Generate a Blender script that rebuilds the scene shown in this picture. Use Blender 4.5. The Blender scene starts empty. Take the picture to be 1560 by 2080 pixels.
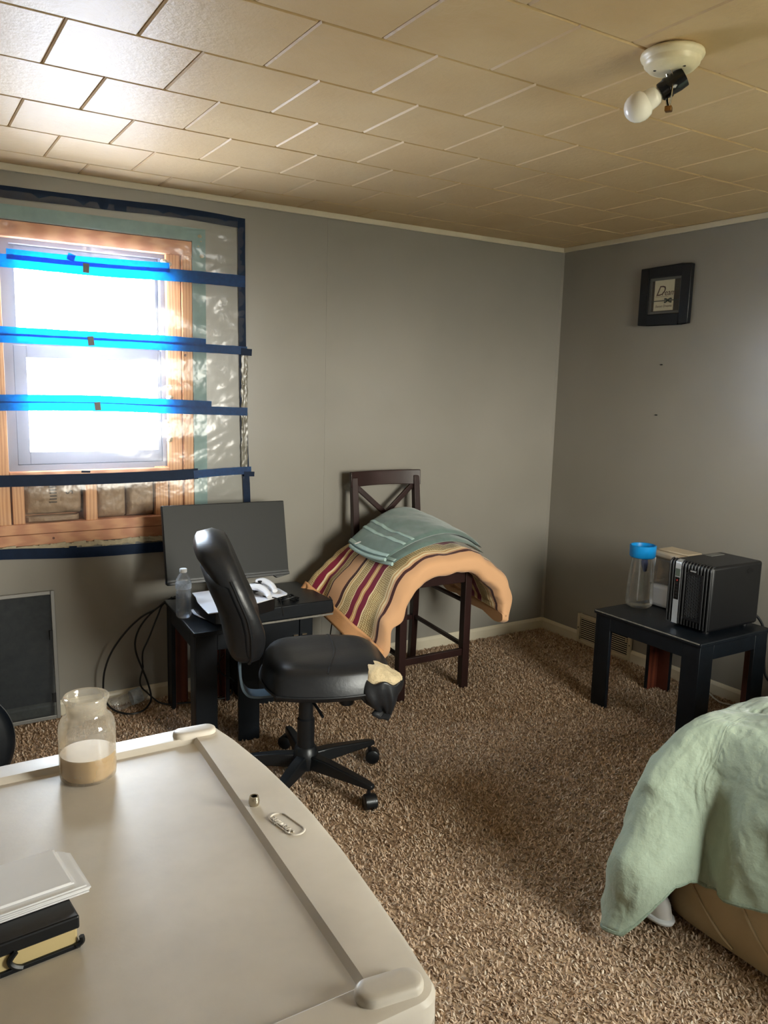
import bpy, math, random
import numpy as np
from mathutils import Matrix, Vector, Euler, noise

random.seed(7)
RNG = np.random.default_rng(7)
SC = bpy.context.scene
COL = SC.collection
R = math.radians
H = 2.196            # ceiling height
XL, YR = -4.05, -4.2  # left wall, rear wall

# ------------------------------------------------------------------ camera
cam_d = bpy.data.cameras.new('camera')
cam_d.sensor_fit = 'VERTICAL'
cam_d.sensor_height = 36.0
cam_d.lens = 1631.12 / 2080 * 36.0
cam_d.clip_start = 0.02
cam = bpy.data.objects.new('camera', cam_d)
COL.objects.link(cam)
yaw, pitch, roll = 0.5601, -0.1578, 0.0271
_d = Vector((math.sin(yaw) * math.cos(pitch), math.cos(yaw) * math.cos(pitch), math.sin(pitch)))
_r = Vector((math.cos(yaw), -math.sin(yaw), 0))
_u = _r.cross(_d)
_r2 = _r * math.cos(roll) + _u * math.sin(roll)
_u2 = -_r * math.sin(roll) + _u * math.cos(roll)
_m = Matrix((_r2, _u2, -_d)).transposed().to_4x4()
_m.translation = Vector((-3.2995, -3.443, 1.42))
cam.matrix_world = _m
SC.camera = cam

# ------------------------------------------------------------------ light
SC.view_settings.view_transform = 'Standard'
SC.view_settings.look = 'None'
SC.view_settings.gamma = 1.0
SC.view_settings.use_curve_mapping = False
SC.view_settings.exposure = 1.58

world = bpy.data.worlds.new('daylight')
SC.world = world
world.use_nodes = True
nt = world.node_tree
nt.nodes.clear()
wo = nt.nodes.new('ShaderNodeOutputWorld')
bg = nt.nodes.new('ShaderNodeBackground')
tc = nt.nodes.new('ShaderNodeTexCoord')
sx = nt.nodes.new('ShaderNodeSeparateXYZ')
rp = nt.nodes.new('ShaderNodeValToRGB')
mr = nt.nodes.new('ShaderNodeMapRange')
mr.inputs[1].default_value = -1
mr.inputs[2].default_value = 1
rp.color_ramp.elements[0].position = 0.0
rp.color_ramp.elements[0].color = (0.56, 0.61, 0.72, 1)
rp.color_ramp.elements[1].position = 1.0
rp.color_ramp.elements[1].color = (0.62, 0.80, 1.0, 1)
e = rp.color_ramp.elements.new(0.49); e.color = (0.64, 0.68, 0.78, 1)
e = rp.color_ramp.elements.new(0.51); e.color = (0.95, 0.98, 1.0, 1)
nt.links.new(tc.outputs['Generated'], sx.inputs[0])
nt.links.new(sx.outputs[2], mr.inputs[0])
nt.links.new(mr.outputs[0], rp.inputs[0])
nt.links.new(rp.outputs[0], bg.inputs[0])
bg.inputs[1].default_value = 22.0
nt.links.new(bg.outputs[0], wo.inputs[0])


def portal(name, loc, rot, sx_, sy_):
    ld = bpy.data.lights.new(name, 'AREA')
    ld.shape = 'RECTANGLE'
    ld.size = sx_
    ld.size_y = sy_
    ld.cycles.is_portal = True
    o = bpy.data.objects.new(name, ld)
    o.location = loc
    o.rotation_euler = rot
    COL.objects.link(o)
    return o


# portals only guide the sky's light through the two window openings
portal('window_portal', (-2.53, 0.13, 1.5), (R(-90), 0, 0), 0.80, 0.98)
portal('window_portal', (-1.25, YR - 0.13, 1.46), (R(90), 0, 0), 1.12, 1.06)

# ------------------------------------------------------------------ materials


def lin(c):
    c = np.array(c, float) / 255
    return tuple(np.where(c <= 0.04045, c / 12.92, ((c + 0.055) / 1.055) ** 2.4))


class Mat:
    """small wrapper to build one procedural material"""

    def __init__(s, name):
        s.m = bpy.data.materials.new(name)
        s.m.use_nodes = True
        s.t = s.m.node_tree
        s.t.nodes.clear()
        s.out = s.n('ShaderNodeOutputMaterial')

    def n(s, typ, **kw):
        nd = s.t.nodes.new(typ)
        for k, v in kw.items():
            setattr(nd, k, v)
        return nd

    def l(s, a, b):
        s.t.links.new(a, b)

    def coord(s, kind='Object', scale=(1, 1, 1)):
        a = s.n('ShaderNodeTexCoord')
        mp = s.n('ShaderNodeMapping')
        mp.inputs['Scale'].default_value = scale
        s.l(a.outputs[kind], mp.inputs[0])
        return mp.outputs[0]

    def noise(s, vec, scale, detail=3, rough=.5):
        a = s.n('ShaderNodeTexNoise')
        a.inputs['Scale'].default_value = scale
        a.inputs['Detail'].default_value = detail
        a.inputs['Roughness'].default_value = rough
        s.l(vec, a.inputs['Vector'])
        return a.outputs[0]

    def ramp(s, fac, stops, interp='LINEAR'):
        a = s.n('ShaderNodeValToRGB')
        cr = a.color_ramp
        cr.interpolation = interp
        while len(cr.elements) < len(stops):
            cr.elements.new(0.5)
        for e_, (p_, c_) in zip(cr.elements, stops):
            e_.position = p_
            e_.color = (*c_[:3], 1)
        s.l(fac, a.inputs[0])
        return a.outputs[0]


def P(name, rgb, rough=.5, metal=0., var=.08, vscale=6., bump=0., bscale=150., bdist=.002, spec=.5, sheen=0.,
      coat=0., trans=0., ior=1.45, vec_scale=(1, 1, 1), color2=None, alpha=1.):
    """general procedural principled material: noise-varied colour and noise bump"""
    k = Mat(name)
    b = k.n('ShaderNodeBsdfPrincipled')
    c = lin(rgb)
    vec = k.coord('Object', vec_scale)
    fac = k.noise(vec, vscale, 4, .6)
    if color2 is None:
        lo = tuple(max(0, x * (1 - var)) for x in c)
        hi = tuple(min(1, x * (1 + var)) for x in c)
    else:
        lo, hi = c, lin(color2)
    col = k.ramp(fac, [(.3, lo), (.7, hi)])
    k.l(col, b.inputs['Base Color'])
    b.inputs['Roughness'].default_value = rough
    b.inputs['Metallic'].default_value = metal
    b.inputs['Specular IOR Level'].default_value = spec
    b.inputs['Sheen Weight'].default_value = sheen
    b.inputs['Coat Weight'].default_value = coat
    b.inputs['Transmission Weight'].default_value = trans
    b.inputs['IOR'].default_value = ior
    b.inputs['Alpha'].default_value = alpha
    if bump:
        f2 = k.noise(vec, bscale, 3, .55)
        bp = k.n('ShaderNodeBump')
        bp.inputs['Strength'].default_value = bump
        bp.inputs['Distance'].default_value = bdist
        k.l(f2, bp.inputs['Height'])
        k.l(bp.outputs[0], b.inputs['Normal'])
    k.l(b.outputs[0], k.out.inputs[0])
    return k.m


def clear(name, tint=(1, 1, 1), gloss=.08, rough=.03, haze=0., hazecol=(.9, .9, .9), bump=0, bscale=30, fres=True):
    """thin clear plastic or pane: see-through, with a reflection and optional haze"""
    k = Mat(name)
    tr = k.n('ShaderNodeBsdfTransparent')
    tr.inputs[0].default_value = (*tint, 1)
    gl = k.n('ShaderNodeBsdfGlossy')
    gl.inputs['Roughness'].default_value = rough
    gl.inputs[0].default_value = (1, 1, 1, 1)
    mx = k.n('ShaderNodeMixShader')
    vec = k.coord('Object')
    nz = k.noise(vec, bscale, 3, .6)
    if bump:
        bp = k.n('ShaderNodeBump')
        bp.inputs['Strength'].default_value = bump
        bp.inputs['Distance'].default_value = .01
        k.l(nz, bp.inputs['Height'])
        k.l(bp.outputs[0], gl.inputs['Normal'])
    if fres:
        lw = k.n('ShaderNodeLayerWeight')
        lw.inputs[0].default_value = .25
        ml = k.n('ShaderNodeMath', operation='MULTIPLY_ADD')
        ml.inputs[1].default_value = .5
        ml.inputs[2].default_value = gloss
        k.l(lw.outputs['Fresnel'], ml.inputs[0])
        k.l(ml.outputs[0], mx.inputs[0])
    else:
        mx.inputs[0].default_value = gloss
    k.l(tr.outputs[0], mx.inputs[1])
    k.l(gl.outputs[0], mx.inputs[2])
    outp = mx.outputs[0]
    if haze:
        df = k.n('ShaderNodeBsdfDiffuse')
        df.inputs[0].default_value = (*hazecol, 1)
        tl = k.n('ShaderNodeBsdfTranslucent')
        tl.inputs[0].default_value = (*hazecol, 1)
        m2 = k.n('ShaderNodeMixShader')
        m2.inputs[0].default_value = .5
        k.l(df.outputs[0], m2.inputs[1])
        k.l(tl.outputs[0], m2.inputs[2])
        m3 = k.n('ShaderNodeMixShader')
        hz = k.n('ShaderNodeMath', operation='MULTIPLY')
        hz.inputs[1].default_value = haze * 2
        k.l(nz, hz.inputs[0])
        k.l(hz.outputs[0], m3.inputs[0])
        k.l(outp, m3.inputs[1])
        k.l(m2.outputs[0], m3.inputs[2])
        outp = m3.outputs[0]
    k.l(outp, k.out.inputs[0])
    return k.m


def tape_mat(name, rgb, tr_rgb, w=.45):
    k = Mat(name)
    vec = k.coord('Object')
    nz = k.noise(vec, 60, 4, .6)
    c1 = k.ramp(nz, [(.3, tuple(x * .85 for x in lin(rgb))), (.7, tuple(x * 1.1 for x in lin(rgb)))])
    c2 = k.ramp(nz, [(.3, tuple(x * .8 for x in lin(tr_rgb))), (.7, lin(tr_rgb))])
    df = k.n('ShaderNodeBsdfPrincipled')
    df.inputs['Roughness'].default_value = .5
    k.l(c1, df.inputs['Base Color'])
    tl = k.n('ShaderNodeBsdfTranslucent')
    k.l(c2, tl.inputs[0])
    mx = k.n('ShaderNodeMixShader')
    mx.inputs[0].default_value = w
    k.l(df.outputs[0], mx.inputs[1])
    k.l(tl.outputs[0], mx.inputs[2])
    tp = k.n('ShaderNodeBsdfTransparent')
    tp.inputs[0].default_value = (*lin(tr_rgb), 1)
    m2 = k.n('ShaderNodeMixShader')
    m2.inputs[0].default_value = .12
    k.l(mx.outputs[0], m2.inputs[1])
    k.l(tp.outputs[0], m2.inputs[2])
    k.l(m2.outputs[0], k.out.inputs[0])
    return k.m


def wood(name, rgb, rgb2, scale=(1, 1, 1), rough=.5, dist=6, wscale=8):
    k = Mat(name)
    vec = k.coord('Object', scale)
    b = k.n('ShaderNodeBsdfPrincipled')
    wv = k.n('ShaderNodeTexWave', wave_type='BANDS')
    wv.inputs['Scale'].default_value = wscale
    wv.inputs['Distortion'].default_value = dist
    wv.inputs['Detail'].default_value = 3
    k.l(vec, wv.inputs[0])
    col = k.ramp(wv.outputs[1], [(.1, lin(rgb)), (.9, lin(rgb2))])
    k.l(col, b.inputs['Base Color'])
    b.inputs['Roughness'].default_value = rough
    bp = k.n('ShaderNodeBump')
    bp.inputs['Strength'].default_value = .15
    bp.inputs['Distance'].default_value = .001
    k.l(wv.outputs[1], bp.inputs['Height'])
    k.l(bp.outputs[0], b.inputs['Normal'])
    k.l(b.outputs[0], k.out.inputs[0])
    return k.m


def wall_mat():
    k = Mat('grey_wall_paint')
    b = k.n('ShaderNodeBsdfPrincipled')
    vec = k.coord('Object')
    col = k.ramp(k.noise(vec, 1.6, 3, .5), [(.3, lin((136, 132, 124))), (.7, lin((144, 140, 132)))])
    k.l(col, b.inputs['Base Color'])
    b.inputs['Roughness'].default_value = .30
    b.inputs['Specular IOR Level'].default_value = .6
    bp = k.n('ShaderNodeBump')
    bp.inputs['Strength'].default_value = .12
    bp.inputs['Distance'].default_value = .0015
    k.l(k.noise(vec, 90, 3, .6), bp.inputs['Height'])
    k.l(bp.outputs[0], b.inputs['Normal'])
    k.l(b.outputs[0], k.out.inputs[0])
    return k.m


def ceiling_mat():
    k = Mat('cream_ceiling_tile')
    b = k.n('ShaderNodeBsdfPrincipled')
    vec = k.coord('Generated')
    geo = k.n('ShaderNodeNewGeometry')
    mp = k.n('ShaderNodeMapping')
    k.l(geo.outputs['Position'], mp.inputs[0])
    v = mp.outputs[0]
    col = k.ramp(k.noise(v, 3.0, 4, .6), [(.3, lin((200, 171, 128))), (.7, lin((210, 184, 142)))])
    k.l(col, b.inputs['Base Color'])
    b.inputs['Roughness'].default_value = .42
    b.inputs['Specular IOR Level'].default_value = .11
    bp = k.n('ShaderNodeBump')
    bp.inputs['Strength'].default_value = .6
    bp.inputs['Distance'].default_value = .003
    k.l(k.noise(v, 46, 5, .65), bp.inputs['Height'])
    k.l(bp.outputs[0], b.inputs['Normal'])
    k.l(b.outputs[0], k.out.inputs[0])
    return k.m


def vcol_mat(name, rough=.9):
    k = Mat(name)
    b = k.n('ShaderNodeBsdfPrincipled')
    a = k.n('ShaderNodeAttribute')
    a.attribute_name = 'tint'
    geo = k.n('ShaderNodeNewGeometry')
    mx = k.n('ShaderNodeMix', data_type='RGBA', blend_type='MULTIPLY')
    mx.inputs[0].default_value = 1
    nz = k.ramp(k.noise(geo.outputs['Position'], 3.5, 3, .6), [(.3, (.86, .86, .86)), (.7, (1, 1, 1))])
    k.l(a.outputs['Color'], mx.inputs[6])
    k.l(nz, mx.inputs[7])
    k.l(mx.outputs[2], b.inputs['Base Color'])
    b.inputs['Roughness'].default_value = rough
    b.inputs['Specular IOR Level'].default_value = .15
    k.l(b.outputs[0], k.out.inputs[0])
    return k.m


def stripe_mat(name, stops, bump_scale=500, axis=1, pattern=None):
    """woven cloth with stripes along one UV axis; `pattern` lists (v0, v1) bands with a small woven lattice"""
    k = Mat(name)
    uv = k.n('ShaderNodeTexCoord')
    sp = k.n('ShaderNodeSeparateXYZ')
    k.l(uv.outputs['UV'], sp.inputs[0])
    col = k.ramp(sp.outputs[axis], stops, 'CONSTANT')
    b = k.n('ShaderNodeBsdfPrincipled')
    if pattern:
        vo = k.n('ShaderNodeTexVoronoi', distance='CHEBYCHEV')
        vo.inputs['Scale'].default_value = 62
        vo.inputs['Randomness'].default_value = .15
        k.l(uv.outputs['UV'], vo.inputs['Vector'])
        lat = k.ramp(vo.outputs['Distance'], [(.0, lin((214, 194, 144))), (.34, lin((152, 122, 74))), (.62, lin((212, 196, 150)))], 'CONSTANT')
        msk = None
        for v0, v1 in pattern:
            a1 = k.n('ShaderNodeMath', operation='GREATER_THAN')
            a1.inputs[1].default_value = v0
            a2 = k.n('ShaderNodeMath', operation='LESS_THAN')
            a2.inputs[1].default_value = v1
            k.l(sp.outputs[axis], a1.inputs[0])
            k.l(sp.outputs[axis], a2.inputs[0])
            a3 = k.n('ShaderNodeMath', operation='MULTIPLY')
            k.l(a1.outputs[0], a3.inputs[0])
            k.l(a2.outputs[0], a3.inputs[1])
            if msk is None:
                msk = a3.outputs[0]
            else:
                a4 = k.n('ShaderNodeMath', operation='MAXIMUM')
                k.l(msk, a4.inputs[0])
                k.l(a3.outputs[0], a4.inputs[1])
                msk = a4.outputs[0]
        mx = k.n('ShaderNodeMix', data_type='RGBA')
        k.l(msk, mx.inputs[0])
        k.l(col, mx.inputs[6])
        k.l(lat, mx.inputs[7])
        col = mx.outputs[2]
    k.l(col, b.inputs['Base Color'])
    b.inputs['Roughness'].default_value = .75
    b.inputs['Sheen Weight'].default_value = .2
    b.inputs['Specular IOR Level'].default_value = .25
    oc = k.coord('Object')
    bp = k.n('ShaderNodeBump')
    bp.inputs['Strength'].default_value = .3
    bp.inputs['Distance'].default_value = .002
    k.l(k.noise(oc, bump_scale, 2, .6), bp.inputs['Height'])
    k.l(bp.outputs[0], b.inputs['Normal'])
    k.l(b.outputs[0], k.out.inputs[0])
    return k.m


def bedspread_mat():
    k = Mat('sage_quilted_cotton')
    b = k.n('ShaderNodeBsdfPrincipled')
    uv = k.n('ShaderNodeTexCoord')
    vec = k.coord('Object')
    col = k.ramp(k.noise(vec, 5, 4, .6), [(.3, lin((140, 153, 134))), (.7, lin((156, 168, 148)))])
    k.l(col, b.inputs['Base Color'])
    b.inputs['Roughness'].default_value = .7
    b.inputs['Sheen Weight'].default_value = .25
    b.inputs['Specular IOR Level'].default_value = .3
    vo = k.n('ShaderNodeTexVoronoi', feature='SMOOTH_F1')
    vo.inputs['Scale'].default_value = 11
    k.l(uv.outputs['UV'], vo.inputs['Vector'])
    w1 = k.n('ShaderNodeMath', operation='SINE')
    m1 = k.n('ShaderNodeMath', operation='MULTIPLY')
    m1.inputs[1].default_value = 26
    k.l(vo.outputs['Distance'], m1.inputs[0])
    k.l(m1.outputs[0], w1.inputs[0])
    bp = k.n('ShaderNodeBump')
    bp.inputs['Strength'].default_value = .16
    bp.inputs['Distance'].default_value = .004
    k.l(w1.outputs[0], bp.inputs['Height'])
    b2 = k.n('ShaderNodeBump')
    b2.inputs['Strength'].default_value = .7
    b2.inputs['Distance'].default_value = .008
    k.l(k.noise(vec, 22, 4, .6), b2.inputs['Height'])
    k.l(bp.outputs[0], b2.inputs['Normal'])
    k.l(b2.outputs[0], b.inputs['Normal'])
    k.l(b.outputs[0], k.out.inputs[0])
    return k.m


M = {}
M['wall'] = wall_mat()
M['tile'] = ceiling_mat()
M['trim'] = P('cream_trim_paint', (206, 196, 174), .4, var=.04, bump=.1, bscale=60)
M['carpet'] = P('carpet_backing', (168, 142, 114), .95, var=.2, vscale=40, bump=.5, bscale=120, bdist=.006, spec=.1)
M['pile'] = vcol_mat('carpet_fibre')
M['black_paint'] = P('black_painted_wood', (13, 18, 24), .40, var=.25, vscale=14, bump=.12, bscale=70, spec=.38)
M['bare_wood'] = wood('red_brown_bare_wood', (84, 38, 24), (112, 54, 34), (1, 1, .15), .5)
M['worn'] = P('worn_pale_edge', (122, 118, 110), .5, var=.35, vscale=50)
M['pine'] = wood('pine_lumber', (196, 142, 100), (216, 166, 120), (4, 4, .5), .6, 5, 6)
M['pine_h'] = wood('pine_lumber_lying', (192, 134, 100), (212, 158, 118), (.5, 4, 4), .6, 5, 6)
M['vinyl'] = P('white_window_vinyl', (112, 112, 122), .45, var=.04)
M['glass'] = clear('window_glass', (.97, .98, .98), .03, .01)
M['film'] = clear('plastic_film', (.96, .97, .97),   .018, .2, .028, (.80, .82, .88), bump=.45, bscale=9)
M['tape'] = tape_mat('blue_painters_tape', (24, 70, 122), (12, 188, 246), .5)
M['tape_unlit'] = P('unlit_blue_tape', (10, 30, 56), .55, spec=.18, var=.15, vscale=30, bump=.1, bscale=50)  # same blue tape, its unlit look put into a darker base colour
M['clip'] = P('grey_tag', (112, 112, 108), .5, var=.1)
M['teal'] = P('bare_teal_drywall', (128, 152, 150), .7, var=.1, vscale=15)
M['plaster'] = P('broken_plaster', (176, 164, 138), .85, var=.15, vscale=40, bump=.6, bscale=60, bdist=.004)
M['kraft'] = P('kraft_insulation_paper', (158, 134, 110), .55, var=.18, vscale=10, bump=.8, bscale=18, bdist=.012)
M['ink'] = P('faded_ink', (70, 62, 56), .7, var=.1)
M['plastic_black'] = P('black_plastic', (13, 13, 15), .42, var=.15, bump=.08, bscale=300)
M['base_black'] = P('black_nylon', (18, 20, 23), .36, var=.15, bump=.1, bscale=200)
M['screen_off'] = P('dark_matte_screen', (34, 35, 34), .5, var=.05, spec=.3)
M['leather'] = P('black_vinyl_leather', (30, 31, 34), .36, var=.2, vscale=10, bump=.22, bscale=90, bdist=.002, spec=.55)
M['leather_back'] = P('black_leather_dull', (24, 26, 30), .48, var=.2, vscale=10, bump=.2, bscale=120)
M['foam'] = P('torn_beige_foam', (206, 186, 150), .95, var=.15, vscale=30, bump=.9, bscale=90, bdist=.006, spec=.1)
M['steel_blue'] = P('blue_grey_metal', (88, 104, 116), .35, metal=.3, var=.1)
M['espresso'] = P('espresso_stained_wood', (42, 24, 22), .34, var=.3, vscale=9, bump=.08, bscale=80, vec_scale=(1, 1, .2))
M['teal_cloth'] = P('teal_terry_cloth', (98, 120, 114), .9, var=.14, vscale=22, bump=.6, bscale=380, bdist=.002, sheen=.4, spec=.15)
M['teal_light'] = P('pale_teal_satin', (166, 190, 184), .7, var=.08, vscale=30, bump=.3, bscale=300)
M['white_plastic'] = P('white_glossy_plastic', (232, 232, 236), .3, var=.03)
M['white_label'] = P('white_label', (220, 220, 218), .6, var=.03)
M['pet'] = clear('clear_bottle_plastic', (.95, .96, .97), .06, .05, .06, (.85, .87, .88), bump=.5, bscale=60)
M['pet_thick'] = clear('clear_jar_plastic', (.90, .91, .90), .07, .06, .10, (.62, .62, .58), bump=.2, bscale=30)
M['jar_glass'] = clear('jar_glass', (.93, .91, .86), .10, .04, .26, (.86, .80, .70), bump=.12, bscale=20)
M['wax'] = P('cream_liquid', (196, 164, 112), .4, var=.06, vscale=6)
M['cabinet'] = P('off_white_moulded_plastic', (212, 204, 192), .40, var=.09, vscale=7, bump=.12, bscale=140, bdist=.001, spec=.28)
M['nickel'] = P('nickel_steel', (186, 178, 160), .25, metal=1., var=.1, vscale=60)
M['brass'] = P('tarnished_brass', (150, 112, 66), .35, metal=1., var=.2, vscale=60)
M['paper'] = P('white_paper', (244, 244, 246), .7, var=.03, vscale=12, bump=.1, bscale=40)
M['paper_cream'] = P('cream_paper_edges', (208, 188, 158), .7, var=.12, vscale=60, vec_scale=(1, 1, 12))
M['cream_card'] = P('cream_card', (206, 186, 136), .6, var=.05)
M['bed_cream'] = P('cream_ticking', (184, 162, 126), .75, var=.06, vscale=8, bump=.35, bscale=26, bdist=.008)
M['spread'] = bedspread_mat()
M['spread_under'] = P('sage_lining', (112, 124, 108), .8, var=.06, vscale=12, bump=.2, bscale=300)
M['blue_lid'] = P('blue_plastic', (14, 128, 196), .35, var=.05)
M['silver'] = P('silver_plastic', (178, 182, 186), .35, metal=.35, var=.04)
M['lcd'] = P('grey_green_display', (86, 96, 88), .3, var=.05)
M['red'] = P('red_lettering', (150, 40, 40), .5, var=.05)
M['matte_white'] = P('matte_white_plastic', (222, 222, 224), .45, var=.03)
M['smoke_clear'] = clear('smoky_clear_plastic', (.62, .6, .58), .06, .05, .10, (.6, .58, .56))
M['beige_plastic'] = P('beige_plastic', (196, 180, 156), .45, var=.05)
M['canopy'] = P('cream_painted_metal', (226, 214, 180), .35, var=.1, vscale=14, bump=.15, bscale=40)
M['bulb'] = P('opal_bulb_glass', (240, 236, 224), .22, var=.02, spec=.5)
M['chrome_black'] = P('black_phenolic', (16, 16, 18), .18, var=.1)
M['frame_black'] = P('black_picture_frame', (16, 20, 25), .4, var=.2, bump=.1, bscale=60)
M['mat_brown'] = P('brown_mat_board', (66, 56, 46), .6, var=.1)
M['mat_grey'] = P('grey_mat_bevel', (104, 102, 98), .5, var=.05)
M['parchment'] = P('parchment_card', (232, 220, 188), .7, var=.06, vscale=20)
M['brown_ink'] = P('brown_ink', (92, 62, 48), .7, var=.05)
M['ribbon'] = P('dark_green_ribbon', (48, 58, 52), .4, var=.1)
M['alu'] = P('grey_aluminium', (122, 120, 116), .4, metal=.5, var=.06)
M['mesh'] = clear('dark_screen_mesh', (.30, .33, .36), .02, .5, .30, (.05, .06, .075), fres=False)
M['cable'] = P('black_cable_rubber', (16, 17, 20), .45, var=.1)
M['white_cable'] = P('white_cable_rubber', (206, 204, 198), .5, var=.05)
M['vent'] = P('cream_vent_metal', (196, 184, 158), .45, var=.06)
M['dark_hole'] = P('dark_recess', (24, 23, 22), .9, var=.1)
M['carton'] = P('white_shoe_fabric', (222, 218, 212), .6, var=.05)

C_ = {k_: lin(v_) for k_, v_ in dict(
    peach=(212, 164, 122), brown=(70, 32, 28), cream=(238, 218, 172), gold=(206, 162, 104), tan=(204, 176, 126),
    wine=(122, 26, 52)).items()}
_seq = [('peach', .0), ('brown', .068), ('peach', .094), ('cream', .114), ('gold', .134), ('cream', .152), ('tan', .168),
        ('cream', .285), ('wine', .295), ('gold', .355), ('cream', .372), ('gold', .382), ('wine', .40), ('cream', .455),
        ('tan', .463), ('cream', .535), ('gold', .545), ('cream', .555), ('brown', .565), ('peach', .59),
        ('brown', .70), ('cream', .715), ('tan', .725), ('cream', .785), ('wine', .795), ('gold', .83), ('cream', .845),
        ('wine', .86), ('tan', .91), ('brown', .965)]
M['comforter'] = stripe_mat('striped_woven_comforter', [(p_, C_[n_]) for n_, p_ in _seq], 350, 1,
                            [(.168, .285), (.463, .535), (.725, .785), (.91, .965)])

# ------------------------------------------------------------------ mesh helpers
ROOTM = {}


def cat(pts, n=8, closed=False):
    """Catmull-Rom through points"""
    p = [Vector(q) for q in pts]
    out = []
    N = len(p)
    for i in range(N if closed else N - 1):
        if closed:
            a, b, c, d = p[i - 1], p[i], p[(i + 1) % N], p[(i + 2) % N]
        else:
            a = p[max(i - 1, 0)]; b = p[i]; c = p[i + 1]; d = p[min(i + 2, N - 1)]
        for j in range(n):
            t = j / n
            out.append(.5 * ((2 * b) + (c - a) * t + (2 * a - 5 * b + 4 * c - d) * t * t + (3 * b - a - 3 * c + d) * t ** 3))
    if not closed:
        out.append(p[-1].copy())
    return out


def lerp(a, b, t):
    return a + (b - a) * t


def interp(tab, x):
    xs = [q[0] for q in tab]
    return float(np.interp(x, xs, [q[1] for q in tab]))


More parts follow.
